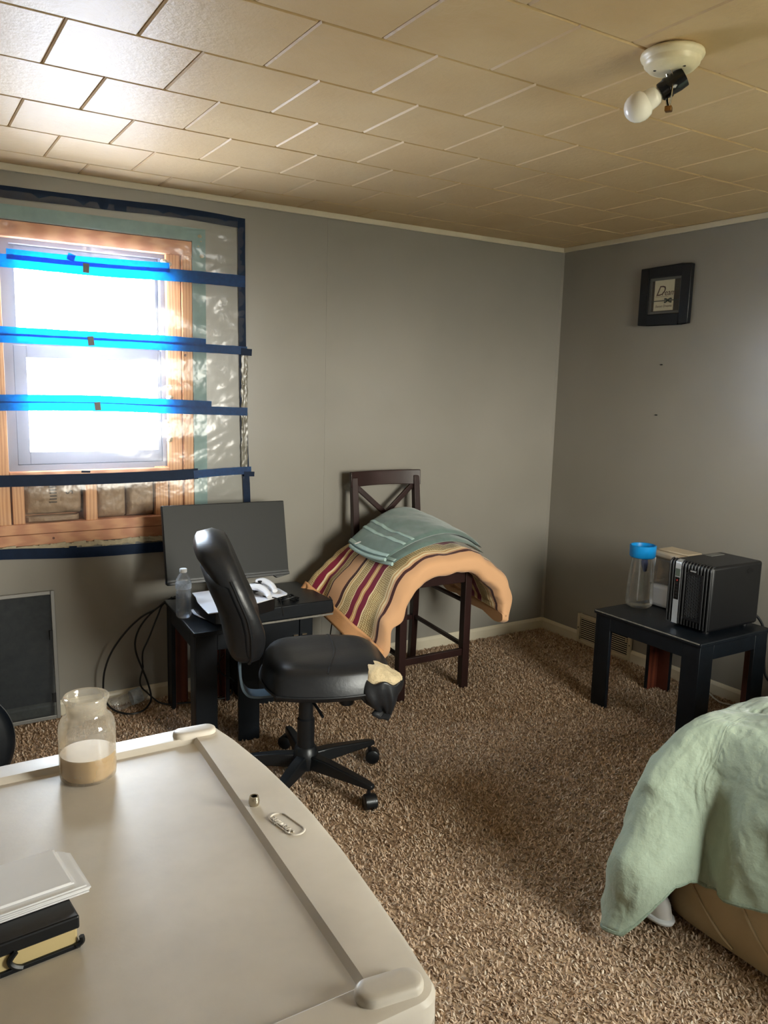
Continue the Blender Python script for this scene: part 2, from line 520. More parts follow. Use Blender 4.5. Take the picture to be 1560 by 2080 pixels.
class MB:
    def __init__(s):
        s.v, s.f, s.uv = [], [], None

    def add(s, vs, fs):
        o = len(s.v)
        s.v += [tuple(q) for q in vs]
        s.f += [tuple(i + o for i in q) for q in fs]
        return s

    def box(s, c, d, rot=None):
        hx, hy, hz = d[0] / 2, d[1] / 2, d[2] / 2
        vs = [Vector((x, y, z)) for x in (-hx, hx) for y in (-hy, hy) for z in (-hz, hz)]
        if rot is not None:
            m = rot if isinstance(rot, Matrix) else Euler(rot).to_matrix()
            vs = [m @ q for q in vs]
        vs = [q + Vector(c) for q in vs]
        return s.add(vs, [(0, 1, 3, 2), (4, 6, 7, 5), (0, 4, 5, 1), (2, 3, 7, 6), (0, 2, 6, 4), (1, 5, 7, 3)])

    def bx(s, x0, x1, y0, y1, z0, z1):
        return s.box(((x0 + x1) / 2, (y0 + y1) / 2, (z0 + z1) / 2), (abs(x1 - x0), abs(y1 - y0), abs(z1 - z0)))

    def loft(s, loops, closed=True, caps=(True, True)):
        """loops: list of lists with equal point counts"""
        n = len(loops[0])
        vs = [q for lp in loops for q in lp]
        fs = []
        for i in range(len(loops) - 1):
            for j in range(n if closed else n - 1):
                k = (j + 1) % n
                fs.append((i * n + j, i * n + k, (i + 1) * n + k, (i + 1) * n + j))
        if caps[0]:
            fs.append(tuple(range(n))[::-1])
        if caps[1]:
            fs.append(tuple((len(loops) - 1) * n + j for j in range(n)))
        return s.add(vs, fs)

    def tube(s, pts, r, n=8, caps=True, flat=1.0):
        pts = [Vector(q) for q in pts]
        loops = []
        up = Vector((0, 0, 1))
        prev = None
        for i, q in enumerate(pts):
            t = (pts[min(i + 1, len(pts) - 1)] - pts[max(i - 1, 0)]).normalized()
            if prev is None:
                a = up.cross(t)
                if a.length < 1e-3:
                    a = Vector((1, 0, 0))
                a.normalize()
            else:
                a = (prev - t * prev.dot(t))
                if a.length < 1e-6:
                    a = Vector((1, 0, 0))
                a.normalize()
            prev = a
            b = t.cross(a)
            rr = r[i] if isinstance(r, (list, tuple)) else r
            loops.append([q + a * rr * math.cos(2 * math.pi * j / n) + b * rr * flat * math.sin(2 * math.pi * j / n) for j in range(n)])
        return s.loft(loops, True, (caps, caps))

    def lathe(s, prof, c=(0, 0, 0), n=24, m=None, caps=(True, True)):
        loops = []
        for r_, z_ in prof:
            lp = []
            for j in range(n):
                a = 2 * math.pi * j / n
                q = Vector((r_ * math.cos(a), r_ * math.sin(a), z_))
                if m is not None:
                    q = m @ q
                lp.append(q + Vector(c))
            loops.append(lp)
        return s.loft(loops, True, caps)

    def prism(s, poly, z0, z1, m=None):
        lo = [Vector((x, y, z0)) for x, y in poly]
        hi = [Vector((x, y, z1)) for x, y in poly]
        if m is not None:
            lo = [m @ q for q in lo]
            hi = [m @ q for q in hi]
        return s.loft([lo, hi])

    def grid(s, fn, nu, nv, closeu=False, uvfn=None):
        base = len(s.v)
        for i in range(nu + (0 if closeu else 1)):
            for j in range(nv + 1):
                s.v.append(tuple(fn(i / nu, j / nv)))
        N = nv + 1
        for i in range(nu):
            for j in range(nv):
                a = base + i * N + j
                b = base + ((i + 1) % nu if closeu else i + 1) * N + j
                s.f.append((a, b, b + 1, a + 1))
                if uvfn:
                    if s.uv is None:
                        s.uv = []
                    s.uv += [uvfn(i / nu, j / nv), uvfn((i + 1) / nu, j / nv), uvfn((i + 1) / nu, (j + 1) / nv), uvfn(i / nu, (j + 1) / nv)]
        return s

    def pillow(s, top, bot, n=24):
        """closed soft slab: top(s,t)/bot(s,t) give points on [-1,1]^2 and meet on the rim"""
        for fn in (top, bot):
            s.grid(lambda a, b: fn(2 * a - 1, 2 * b - 1), n, n)
        return s

    def build(s, name, mat, parent=None, loc=None, rz=0, smooth=35, bevel=0, seg=2, sub=0, local=False, flip=False, solid=0):
        """one mesh object; world coordinates unless local=True"""
        m = Matrix.Identity(4)
        if parent is not None:
            m = ROOTM[parent.name]
        elif loc is not None:
            m = Matrix.Translation(loc) @ Matrix.Rotation(rz, 4, 'Z')
        vs = s.v
        if not local:
            inv = m.inverted()
            vs = [inv @ Vector(q) for q in vs]
        me = bpy.data.meshes.new(name)
        me.from_pydata([tuple(q) for q in vs], [], s.f)
        if s.uv is not None and len(s.uv) == len(me.loops):
            ul = me.uv_layers.new(name='UVMap')
            ul.data.foreach_set('uv', np.array(s.uv, 'f').ravel())
        import bmesh
        bm = bmesh.new()
        bm.from_mesh(me)
        bmesh.ops.remove_doubles(bm, verts=bm.verts, dist=1e-6)
        if not flip:
            bmesh.ops.recalc_face_normals(bm, faces=bm.faces)
        bm.to_mesh(me)
        bm.free()
        if smooth:
            me.shade_smooth()
            me.set_sharp_from_angle(angle=R(smooth))
        if mat is not None:
            me.materials.append(mat)
        o = bpy.data.objects.new(name, me)
        COL.objects.link(o)
        if parent is not None:
            o.parent = parent
        else:
            o.matrix_world = m
        ROOTM[o.name] = m
        if solid:
            md = o.modifiers.new('thickness', 'SOLIDIFY')
            md.thickness = solid
            md.offset = 0
        if bevel:
            md = o.modifiers.new('bevel', 'BEVEL')
            md.width = bevel
            md.segments = seg
            md.limit_method = 'ANGLE'
            md.angle_limit = R(40)
        if sub:
            md = o.modifiers.new('subdivision', 'SUBSURF')
            md.levels = sub
            md.render_levels = sub
        return o


def tag(o, label, cat_, group=None):
    o['label'] = label
    o['category'] = cat_
    if group:
        o['group'] = group
    return o


def thing(name, label, cat_, loc=(0, 0, 0), rz=0, group=None):
    o = bpy.data.objects.new(name, None)
    o.empty_display_size = .05
    COL.objects.link(o)
    o.location = loc
    o.rotation_euler = (0, 0, rz)
    ROOTM[o.name] = Matrix.Translation(loc) @ Matrix.Rotation(rz, 4, 'Z')
    return tag(o, label, cat_, group)


def struct(o):
    o['kind'] = 'structure'
    return o


def lab(o, label):
    o['label'] = label
    return o


def text_part(body, name, mat, parent, size, m, extrude=.0004, shear=0, align='LEFT', font_space=1.0):
    cu = bpy.data.curves.new(name, 'FONT')
    cu.body = body
    cu.size = size
    cu.shear = shear
    cu.extrude = extrude
    cu.align_x = align
    cu.space_character = font_space
    cu.resolution_u = 3
    t = bpy.data.objects.new(name, cu)
    COL.objects.link(t)
    dg = bpy.context.evaluated_depsgraph_get()
    me = bpy.data.meshes.new_from_object(t.evaluated_get(dg))
    COL.objects.unlink(t)
    bpy.data.objects.remove(t)
    bpy.data.curves.remove(cu)
    me.transform(ROOTM[parent.name].inverted() @ m)
    me.materials.clear()
    me.materials.append(mat)
    o = bpy.data.objects.new(name, me)
    COL.objects.link(o)
    o.parent = parent
    ROOTM[o.name] = ROOTM[parent.name]
    return o


def frame_m(origin, ex, ey):
    ex = Vector(ex).normalized()
    ey = Vector(ey)
    ey = (ey - ex * ey.dot(ex)).normalized()
    ez = ex.cross(ey)
    m = Matrix((ex, ey, ez)).transposed().to_4x4()
    m.translation = Vector(origin)
    return m


def nz3(x, y, z, s=1.0):
    return noise.noise(Vector((x * s, y * s, z * s)))


# ================================================================== ROOM
WX0, WX1, WZ0, WZ1 = -2.945, -2.137, .735, 1.996        # hole in the back wall
wb = MB()
wb.bx(XL, WX0, 0, .13, 0, H + .05).bx(WX1, .13, 0, .13, 0, H + .05)
wb.bx(WX0, WX1, 0, .13, 0, WZ0).bx(WX0, WX1, 0, .13, WZ1, H + .05)
wall_back = struct(wb.build('wall_back', M['wall'], smooth=0))
MB().bx(-1.4905, -1.4885, -.0012, .001, .07, H - .03).build('panel_seam', M['wall'], wall_back, smooth=0)
MB().bx(-2.137, -2.078, -.0015, .0005, .74, 2.05).bx(WX0, -2.137, -.0015, .0005, 1.998, 2.05).build('bare_strip', M['teal'], wall_back, smooth=0)
pl = MB()
for i in range(60):
    x = lerp(-2.945, -2.15, i / 59)
    w = .02 + .006 * random.random()
    pl.box((x, -.0025, .729 + .005 * random.uniform(-1, 1)), (w * 1.6, .009, w * .8), (random.uniform(-.15, .15), random.uniform(-.3, .3), 0))
pl.build('broken_edge', M['plaster'], wall_back, smooth=0, bevel=.003)
struct(MB().bx(0, .13, YR - .13, 0, 0, H + .05).build('wall_right', M['wall'], smooth=0))
struct(MB().bx(XL - .13, XL, YR - .13, .13, 0, H + .05).build('wall_left', M['wall'], smooth=0))
rw = MB()
rw.bx(XL, -1.80, YR - .13, YR, 0, H + .05).bx(-.70, 0, YR - .13, YR, 0, H + .05)
rw.bx(-1.80, -.70, YR - .13, YR, 0, .94).bx(-1.80, -.70, YR - .13, YR, 1.98, H + .05)
struct(rw.build('wall_rear', M['wall'], smooth=0))
floor = struct(MB().bx(XL - .13, .13, YR - .13, .13, -.06, 0).build('floor', M['carpet'], smooth=0))
ceiling = struct(MB().bx(XL - .13, .13, YR - .13, .13, H + .012, H + .06).build('ceiling', P('dark_ceiling_lath', (58, 50, 42), .9), smooth=0))

# ceiling tiles in running bond; the pieces at the walls are cut to fit
TL, TD, TX0, TY0 = .3122, .3125, -2.589, -1.749
tile_meshes = {}


def tile_mesh(w, d):
    key = (round(w, 4), round(d, 4))
    if key in tile_meshes:
        return tile_meshes[key]
    g = .0014
    b = .0040
    z0, z1, z2 = 0, .004, .0118
    lps = []
    for ins, z in ((g, z2), (g, z1), (g + b, z0)):
        x, y = w / 2 - ins, d / 2 - ins
        lps.append([Vector((-x, -y, z)), Vector((x, -y, z)), Vector((x, y, z)), Vector((-x, y, z))])
    mb = MB().loft(lps, True, (True, True))
    me = bpy.data.meshes.new('ceiling_tile')
    me.from_pydata(mb.v, [], mb.f)
    import bmesh
    bm = bmesh.new(); bm.from_mesh(me)
    bmesh.ops.recalc_face_normals(bm, faces=bm.faces)
    bm.to_mesh(me); bm.free()
    me.materials.append(M['tile'])
    tile_meshes[key] = me
    return me


for row in range(-8, 6):
    y0 = max(TY0 + row * TD, YR)
    y1 = min(TY0 + (row + 1) * TD, 0)
    if y1 - y0 < .02:
        continue
    off = TL * .5 if row % 2 == 0 else 0
    for col_ in range(-6, 10):
        x0 = max(TX0 + off + col_ * TL, XL)
        x1 = min(TX0 + off + (col_ + 1) * TL, 0)
        if x1 - x0 < .02:
            continue
        t = bpy.data.objects.new('ceiling_tile', tile_mesh(x1 - x0, y1 - y0))
        COL.objects.link(t)
        t.parent = ceiling
        t.location = ((x0 + x1) / 2, (y0 + y1) / 2, H + random.uniform(-.0004, .0004))

# trims
struct(MB().bx(XL, 0, -.013, 0, H - .026, H).build('trim_1', M['trim'], smooth=0, bevel=.004))
struct(MB().bx(-.013, 0, YR, -.013, H - .026, H).build('trim_2', M['trim'], smooth=0, bevel=.004))
struct(MB().add([(-.011, 0, .066), (0, -.011, .066), (0, 0, .066), (-.011, 0, H - .026), (0, -.011, H - .026), (0, 0, H - .026)],
                [(0, 1, 2), (3, 5, 4), (0, 3, 4, 1), (1, 4, 5, 2), (2, 5, 3, 0)]).build('trim_3', M['wall'], smooth=0))
bb = [(0, 0), (.012, 0), (.012, .05), (.009, .058), (.004, .066), (0, .066)]


def baseboard(name, x_axis, a0, a1):
    mb = MB()
    if x_axis:
        mb.loft([[Vector((a, -d, z)) for d, z in bb] for a in (a0, a1)])
    else:
        mb.loft([[Vector((-d, a, z)) for d, z in bb] for a in (a0, a1)])
    return struct(mb.build(name, M['trim'], smooth=0))


baseboard('baseboard_back', True, XL, 0)
baseboard('baseboard_right', False, -.30, -.012)
baseboard('baseboard_side', False, YR, -.69)

# carpet pile: nobody could count it
def carpet_pile():
    n = 300000
    x = RNG.uniform(-3.15, -.015, n)
    y = RNG.uniform(-3.3, -.015, n)
    # denser close to the camera
    keep = RNG.uniform(0, 1, n) < np.clip(1.12 - (y + 3.3) * .12, .6, 1)
    keep &= ~((x > -1.52) & (y < -2.18))
    keep &= ~((x < -2.9) & (y < -1.9))
    x, y = x[keep], y[keep]
    n = len(x)
    a = RNG.uniform(0, 2 * np.pi, n)
    L = RNG.uniform(.008, .0145, n)
    w = RNG.uniform(.0014, .0024, n)
    lean = RNG.uniform(.35, 1.15, n)
    dx, dy = np.cos(a), np.sin(a)
    px, py = -dy, dx
    tw = RNG.uniform(-.9, .9, n)
    V = np.zeros((n, 6, 3), 'f')
    for k, (t, ws) in enumerate(((0, 1.), (.55, 1.1), (1., .65))):
        rr = L * t * np.sin(lean * (.6 + .5 * t))
        zz = L * t * np.cos(lean * (.5 + .5 * t)) * .85 + .001
        wx = px * np.cos(tw * t) + dx * np.sin(tw * t)
        wy = py * np.cos(tw * t) + dy * np.sin(tw * t)
        for s_, q in ((-1, 0), (1, 1)):
            V[:, k * 2 + q, 0] = x + dx * rr + s_ * wx * w * ws
            V[:, k * 2 + q, 1] = y + dy * rr + s_ * wy * w * ws
            V[:, k * 2 + q, 2] = zz
    idx = np.arange(n)[:, None] * 6
    F = np.concatenate([idx + np.array([[0, 1, 3, 2]]), idx + np.array([[2, 3, 5, 4]])], 1).reshape(-1)
    me = bpy.data.meshes.new('carpet_pile')
    me.vertices.add(n * 6)
    me.vertices.foreach_set('co', V.ravel())
    me.loops.add(n * 8)
    me.loops.foreach_set('vertex_index', F.astype('i'))
    me.polygons.add(n * 2)
    me.polygons.foreach_set('loop_start', (np.arange(n * 2) * 4).astype('i'))
    me.update(calc_edges=True)
    pal = np.array([lin(c) for c in ((200, 173, 147), (187, 158, 131), (214, 190, 166), (168, 139, 112), (142, 113, 88), (222, 204, 182))])
    ci = RNG.choice(6, n, p=[.3, .27, .17, .14, .07, .05])
    c = pal[ci] * RNG.uniform(.88, 1.1, (n, 1))
    c4 = np.ones((n, 6, 4), 'f')
    c4[:, :, :3] = c[:, None, :]
    at = me.color_attributes.new('tint', 'FLOAT_COLOR', 'POINT')
    at.data.foreach_set('color', c4.ravel())
    me.materials.append(M['pile'])
    o = bpy.data.objects.new('carpet_pile', me)
    COL.objects.link(o)
    o.parent = floor
    o['kind'] = 'stuff'
    ROOTM[o.name] = Matrix.Identity(4)


carpet_pile()

# ------------------------------------------------------------------ window in the back wall
win = bpy.data.objects.new('window_1', None)
COL.objects.link(win)
win.location = (-2.53, 0, WZ0)
ROOTM['window_1'] = Matrix.Translation((-2.53, 0, WZ0))
struct(win)
MB().bx(WX0, WX1, .002, .09, 1.935, 1.994).build('header', M['pine_h'], win, bevel=.002)
MB().bx(-2.180, WX1, .004, .10, .826, 1.935).build('stud', M['pine'], win, bevel=.002)
MB().bx(-2.243, -2.184, .018, .10, .826, 1.935).build('stud', M['pine'], win, bevel=.002)
MB().bx(-2.300, -2.245, .030, .10, .826, 1.040).build('stud', M['pine'], win, bevel=.002)
MB().bx(-2.598, -2.552, .010, .10, .826, .995).build('stud', M['pine'], win, bevel=.002)
MB().bx(-2.876, -2.832, .012, .10, .826, .995).build('stud', M['pine'], win, bevel=.002)
MB().bx(WX0, -2.884, .004, .10, .826, 1.935).build('stud', M['pine'], win, bevel=.002)
MB().bx(-2.882, -2.245, .008, .10, .995, 1.036).build('sill_plate', M['pine_h'], win, bevel=.002)
MB().bx(WX0, WX1, .003, .10, .784, .826).build('bottom_plate', M['pine_h'], win, bevel=.002)
MB().bx(WX0, WX1, .006, .10, .737, .782).build('bottom_plate', M['pine_h'], win, bevel=.002)
MB().bx(WX0, WX1, .10, .13, .735, 1.036).bx(-2.245, WX1, .101, .13, 1.036, WZ1).bx(WX0, -2.880, .101, .13, 1.036, WZ1).bx(-2.880, -2.245, .101, .13, 1.956, WZ1).build('sheathing', M['pine_h'], win, smooth=0)
for kx, kz, kr in ((-2.735, .808, .009), (-2.73, .762, .005), (-2.17, 1.52, .006), (-2.28, .768, .005), (-2.86, 1.965, .006)):
    MB().lathe([(kr, 0), (kr * .6, -.001)], (kx, .0035, kz), 10, Matrix.Rotation(R(90), 3, 'X')).build('knot', M['bare_wood'], win)
# vinyl unit: outer frame and two sashes with their panes
fo = MB()
fo.bx(-2.882, -2.845, .045, .115, 1.036, 1.955).bx(-2.262, -2.243, .045, .115, 1.036, 1.955)
fo.bx(-2.845, -2.262, .045, .115, 1.918, 1.955).bx(-2.845, -2.262, .045, .115, 1.036, 1.06)
fo.build('window_frame', M['vinyl'], win, bevel=.003)


def sash(x0, x1, z0, z1, y0, y1, wl, wr, wb_, wt):
    mb = MB()
    mb.bx(x0, x0 + wl, y0, y1, z0, z1).bx(x1 - wr, x1, y0, y1, z0, z1)
    mb.bx(x0 + wl, x1 - wr, y0, y1, z0, z0 + wb_).bx(x0 + wl, x1 - wr, y0, y1, z1 - wt, z1)
    s_ = mb.build('sash', M['vinyl'], win, bevel=.003)
    ym = (y0 + y1) / 2
    MB().bx(x0 + wl, x1 - wr, ym - .002, ym + .002, z0 + wb_, z1 - wt).build('pane', M['glass'], s_, smooth=0)
    return s_


sash(-2.845, -2.262, 1.505, 1.918, .082, .108, .018, .012, .045, .03)
sash(-2.845, -2.262, 1.060, 1.535, .052, .078, .048, .014, .052, .048)
fb = MB()
for cx_, cz_, n_ in ((-2.10, 1.985, 10), (-2.243, 1.89, 7), (-2.247, 1.2, 8), (-2.25, 1.35, 6)):
    for i in range(n_):
        fb.lathe([(.002, -.009), (.010, -.005), (.013, .0), (.009, .007), (.002, .01)],
                 (cx_ + random.uniform(-.014, .014), .006 + random.uniform(-.006, .012), cz_ + random.uniform(-.05, .035)), 8)
fb.build('sealant_foam', M['plaster'], win)


# insulation behind the plastic, in the bay below the window
def batt(x0, x1, z0, z1, label, seed, y0=.028):
    def top(s, t, sg=1):
        bul = .035 * ((1 - s ** 4) * (1 - t ** 4)) ** .5
        x = lerp(x0, x1, (s + 1) / 2)
        z = lerp(z0, z1, (t + 1) / 2)
        w = .010 * nz3(x + seed, z * 2.2, 0, 16) + .006 * nz3(x * 2, z + seed, 3, 40)
        edge = (1 - s ** 6) * (1 - t ** 6)
        return (x, y0 + .036 - bul - w * edge if sg > 0 else y0 + .036 + .028 * edge, z)
    o = MB().pillow(lambda s, t: top(s, t, 1), lambda s, t: top(s, t, -1), 22).build('insulation_batt', M['kraft'], None, loc=((x0 + x1) / 2, y0, z0))
    return tag(o, label, 'insulation', 'insulation in the bay under the window')


b1 = batt(-2.826, -2.604, .856, .990, 'brown paper insulation roll with a printed S in the left bay under the window', 3)
batt(-2.826, -2.62, .827, .853, 'low crumpled strip of brown paper below the roll in the left bay', 17, .012)
batt(-2.546, -2.425, .828, .990, 'brown paper insulation packed beside the middle stud in the right bay', 5)
batt(-2.420, -2.304, .828, .990, 'crumpled light brown paper insulation at the right end of the right bay', 9)
text_part('S', 'print', M['ink'], b1, .040, frame_m((-2.672, .0255, .955), (0, 0, -1), (1, 0, 0)), .0003)
for k_ in range(6):
    MB().bx(-2.735, -2.708, .0250, .0262, .905 + k_ * .0125, .910 + k_ * .0125).build('print', M['ink'], b1, smooth=0)

# ------------------------------------------------------------------ plastic film with its tapes
film = thing('plastic_film', 'clear plastic sheet taped over the window with blue tape, coloured darker where unlit', 'plastic sheet', (-2.45, -.004, .7))


def film_pt(u, v):
    x = lerp(-3.05, -1.885, u)
    z = lerp(.69, 2.10, v)
    e_ = min(1, 6 * min(u, 1 - u, v, 1 - v))
    pull = 0
    for zs in (1.845, 1.56, 1.30, 1.01):
        pull += math.exp(-((z - zs) / .05) ** 2)
    d_ = .0025 + .010 * e_ * (1 - min(1, pull)) * (.5 + nz3(x * .7, z * 1.7, 1, 5))
    # radiating creases towards the right tape
    cr = max(0, (x + 2.12) / .23)
    if x > -2.12:
        d_ += .005 * cr * (1 - cr) * 4 * abs(nz3(x * 6 + z * 9, z * 26 - x * 12, 4, 1))
    return (x, -d_ - .0035, z)


MB().grid(film_pt, 120, 150).build('sheet', M['film'], film, smooth=180, flip=True)


def ribbon(name, pts, w, mat, parent, y=-.012, sub=3, wob=.0012, thick=.0006, jag=0):
    """tape: pts are (x, z) along its middle; lies in the wall plane"""
    pp = cat([(a, 0, b) for a, b in pts], 10)
    vs_t, vs_b = [], []
    n_ = len(pp)
    for i, q in enumerate(pp):
        t_ = (pp[min(i + 1, n_ - 1)] - pp[max(i - 1, 0)]).normalized()
        nn = Vector((-t_.z, 0, t_.x))
        ww = w * .5 * (1 + .05 * nz3(q.x * 30, q.z * 30, 1, 1))
        yy = y + wob * nz3(q.x * 25, q.z * 25, 2, 1)
        vs_t.append(q + nn * ww + Vector((0, yy, 0)))
        vs_b.append(q - nn * ww + Vector((0, yy, 0)))
    lo = [[a, b, b + Vector((0, -thick, 0)), a + Vector((0, -thick, 0))] for a, b in zip(vs_t, vs_b)]
    return MB().loft(lo).build(name, mat, parent, smooth=0)


dk, bl = M['tape_unlit'], M['tape']
Y1 = -.0055
ribbon('tape_strip', [(-3.06, 2.10), (-2.88, 2.093), (-2.5, 2.098), (-2.2, 2.104), (-1.90, 2.094)], .044, dk, film, Y1)
ribbon('tape_strip', [(-1.917, 2.112), (-1.914, 1.7), (-1.905, 1.2), (-1.892, .9), (-1.885, .69)], .034, dk, film, Y1 - .001)
ribbon('tape_strip', [(-3.06, .715), (-2.9, .712), (-2.6, .694), (-2.2, .69), (-1.88, .692)], .044, dk, film, Y1 - .002)
Y2 = -.0165
ribbon('tape_strip', [(-3.06, 1.838), (-2.85, 1.842), (-2.5, 1.84), (-2.2, 1.848), (-1.905, 1.849)], .050, bl, film, Y2)
lab(ribbon('tape_strip', [(-2.862, 1.868), (-2.6, 1.867), (-2.24, 1.876)], .038, bl, film, Y2 - .001), 'folded upper strip of blue tape')
ribbon('tape_strip', [(-3.06, 1.555), (-2.6, 1.556), (-2.2, 1.554), (-1.895, 1.551)], .036, bl, film, Y2)
ribbon('tape_strip', [(-3.06, 1.583), (-2.6, 1.581), (-2.3, 1.581), (-2.085, 1.576)], .034, bl, film, Y2 - .001)
ribbon('tape_strip', [(-3.06, 1.296), (-2.6, 1.298), (-2.2, 1.288), (-1.893, 1.281)], .036, bl, film, Y2)
ribbon('tape_strip', [(-3.06, 1.323), (-2.6, 1.328), (-2.3, 1.318), (-2.062, 1.310)], .032, bl, film, Y2 - .001)
ribbon('tape_strip', [(-3.06, 1.008), (-2.6, 1.002), (-2.3, 1.003), (-2.125, 1.008)], .046, dk, film, Y2)
ribbon('tape_strip', [(-2.145, 1.005), (-2.0, 1.012), (-1.875, 1.015)], .034, bl, film, Y2 - .001)
for cx_, cz_, w_, h_, a_ in ((-2.575, 1.842, .024, .036, .05), (-2.565, 1.560, .024, .036, -.12), (-2.546, 1.300, .024, .034, -.1), (-2.63, 1.878, .028, .026, .3)):
    MB().box((cx_, -.021, cz_), (w_, .0015, h_), (0, a_, 0)).build('tape_tab', M['clip'] if cz_ != 1.878 else bl, film, smooth=0)
for cx_, cz_, w_, h_ in ((-1.898, 1.545, .05, .030), (-2.60, 1.033, .035, .008), (-2.66, .722, .03, .010), (-1.885, .998, .05, .022)):
    MB().box((cx_, -.019, cz_), (w_, .0012, h_), (0, .05, 0)).build('tape_tab', dk, film, smooth=0)
# crumpled bag plastic showing under the right tape
cr = MB()
cr.grid(lambda u, v: (-1.905 + .030 * (u - .5) + .006 * nz3(v * 7, u, 1, 2), -.010 - .006 * abs(nz3(u * 5, v * 18, 3, 1)), lerp(1.03, 1.53, v)), 8, 60)
cr.build('crumpled_edge', P('crinkled_grey_film', (120, 116, 104), .25, var=.3, vscale=60), film, smooth=50)

# ------------------------------------------------------------------ second window, out of view behind the camera
w2 = MB()
w2.bx(-1.80, -1.77, YR - .1, YR - .03, .94, 1.98).bx(-.73, -.70, YR - .1, YR - .03, .94, 1.98)
w2.bx(-1.77, -.73, YR - .1, YR - .03, .94, .97).bx(-1.77, -.73, YR - .1, YR - .03, 1.95, 1.98).bx(-1.265, -1.235, YR - .1, YR - .03, .97, 1.95)
o = struct(w2.build('window_2', M['vinyl'], smooth=0))
MB().bx(-1.77, -1.265, YR - .068, YR - .064, .97, 1.95).build('pane', M['glass'], o, smooth=0)
MB().bx(-1.235, -.73, YR - .068, YR - .064, .97, 1.95).build('pane', M['glass'], o, smooth=0)
warm_tint = clear('warm_light_tint', (.96, .87, .73), .0, .5, 0, fres=False)  # unseen tinted sheet added to warm the daylight from the rear window
MB().grid(lambda u, v: (lerp(-1.84, -.66, u), YR + .035 + .012 * math.sin(u * 60), lerp(.94, 1.98, v)), 120, 4).build('light_tint_sheet', warm_tint, o, smooth=60)
unseen_light_blocker = struct(MB().bx(-25, 25, -40, YR - .14, -.75, -.7).build('unseen_light_blocker', P('light_blocker_tan', (128, 120, 104), .95, var=.2, vscale=3), smooth=0))  # unseen ground slab added to dim light rising through the rear window

# ------------------------------------------------------------------ ceiling light
lc = Vector((-1.700, -2.090, H))
lt = thing('ceiling_lamp', 'bare bulb in a tilted black socket under a cream ceiling plate', 'lamp', lc)
MB().lathe([(.060, 0), (.064, -.003), (.070, -.006), (.0715, -.012), (.069, -.018), (.0645, -.021), (.0635, -.024), (.062, -.031), (.057, -.036), (.0545, -.037), (.052, -.041), (.040, -.045), (.0, -.046)], lc, 40, caps=(True, False)).build('canopy', M['canopy'], lt, smooth=50)
for a_ in (20, 150, 265):
    MB().lathe([(.0042, 0), (.0042, -.0015)], lc + Vector((.038 * math.cos(R(a_)), .038 * math.sin(R(a_)), -.0436)), 10).build('screw_hole', M['dark_hole'], lt)
right_h = Vector((.849, -.527, 0))
view_h = Vector((.525, .837, 0))
bd = (-right_h * .80 + Vector((0, 0, -.52)) + view_h * .28).normalized()      # direction the bulb points
sc0 = lc + Vector((0, 0, -.073)) + right_h * .004
# hanging strap
for sgn in (-1, 1):
    side = view_h * sgn * .017
    pts = [lc + Vector((0, 0, -.038)) + side * .6 - right_h * .01, lc + Vector((0, 0, -.06)) + side, lc + Vector((0, 0, -.10)) + side, lc + Vector((0, 0, -.122)) + side * .3]
    MB().tube(cat(pts, 5), .0035, 6, flat=.4).build('strap', M['nickel'], lt)
MB().box(lc + Vector((0, 0, -.126)), (.016, .016, .012), (0, 0, .5)).build('strap_end', M['brass'], lt, bevel=.002)
rotm = bd.to_track_quat('Z', 'Y').to_matrix()
sk = MB().lathe([(.0, -.020), (.017, -.020), (.020, -.024), (.022, -.030), (.023, -.012), (.0215, .006), (.0235, .008), (.0235, .013), (.021, .016), (.0205, .028), (.018, .030)], sc0, 28, rotm, caps=(False, True))
sk.build('socket', M['chrome_black'], lt, smooth=50)
blb = MB().lathe([(.012, .026), (.0145, .032), (.020, .036), (.0225, .044), (.0235, .060), (.030, .066), (.033, .076), (.0335, .084), (.031, .096), (.025, .106), (.016, .113), (.006, .1165), (.0, .117)], sc0, 32, rotm, caps=(True, False))
blb.build('bulb', M['bulb'], lt, smooth=40)
# flaked paint and a stray wire hook next to the plate
MB().tube(cat([lc + Vector((.02, .075, -.002)), lc + Vector((.045, .07, -.006)), lc + Vector((.062, .052, -.004)), lc + Vector((.055, .045, -.001))], 6), .003, 6).build('paint_flake', M['canopy'], lt)

# ------------------------------------------------------------------ picture on the right wall
pic = thing('framed_picture', 'small square black frame holding a cream card that reads Dream', 'picture', (-.012, -.733, 1.746))
py0, py1, pz0, pz1 = -.584, -.882, 1.745, 2.022
fr = MB()
fw = .052
for (ya, yb, za, zb) in ((py0, py0 - fw, pz0, pz1), (py1 + fw, py1, pz0, pz1), (py0 - fw, py1 + fw, pz0, pz0 + fw), (py0 - fw, py1 + fw, pz1 - fw, pz1)):
    fr.bx(-.028, -.001, yb, ya, za, zb)
fr.build('frame', M['frame_black'], pic, bevel=.004)
MB().bx(-.010, -.002, py1 + fw, py0 - fw, pz0 + fw, pz1 - fw).build('mat_board', M['mat_brown'], pic, smooth=0)
il = MB()
q0, q1, q2, q3 = py0 - fw, py1 + fw, pz0 + fw, pz1 - fw
for (ya, yb, za, zb) in ((q0, q0 - .012, q2, q3), (q1 + .012, q1, q2, q3), (q0 - .012, q1 + .012, q2, q2 + .012), (q0 - .012, q1 + .012, q3 - .012, q3)):
    il.bx(-.016, -.009, yb, ya, za, zb)
il.build('inner_lip', M['mat_grey'], pic, smooth=0)
cy0, cy1, cz0, cz1 = -.665, -.781, 1.813, 1.962
card = MB().bx(-.0125, -.0105, cy1, cy0, cz0, cz1).build('card', M['parchment'], pic, smooth=0)
text_part('D', 'lettering', M['brown_ink'], card, .068, frame_m((-.0127, cy0 - .007, 1.885), (0, -1, 0), (0, 0, 1)), .0003, .45)
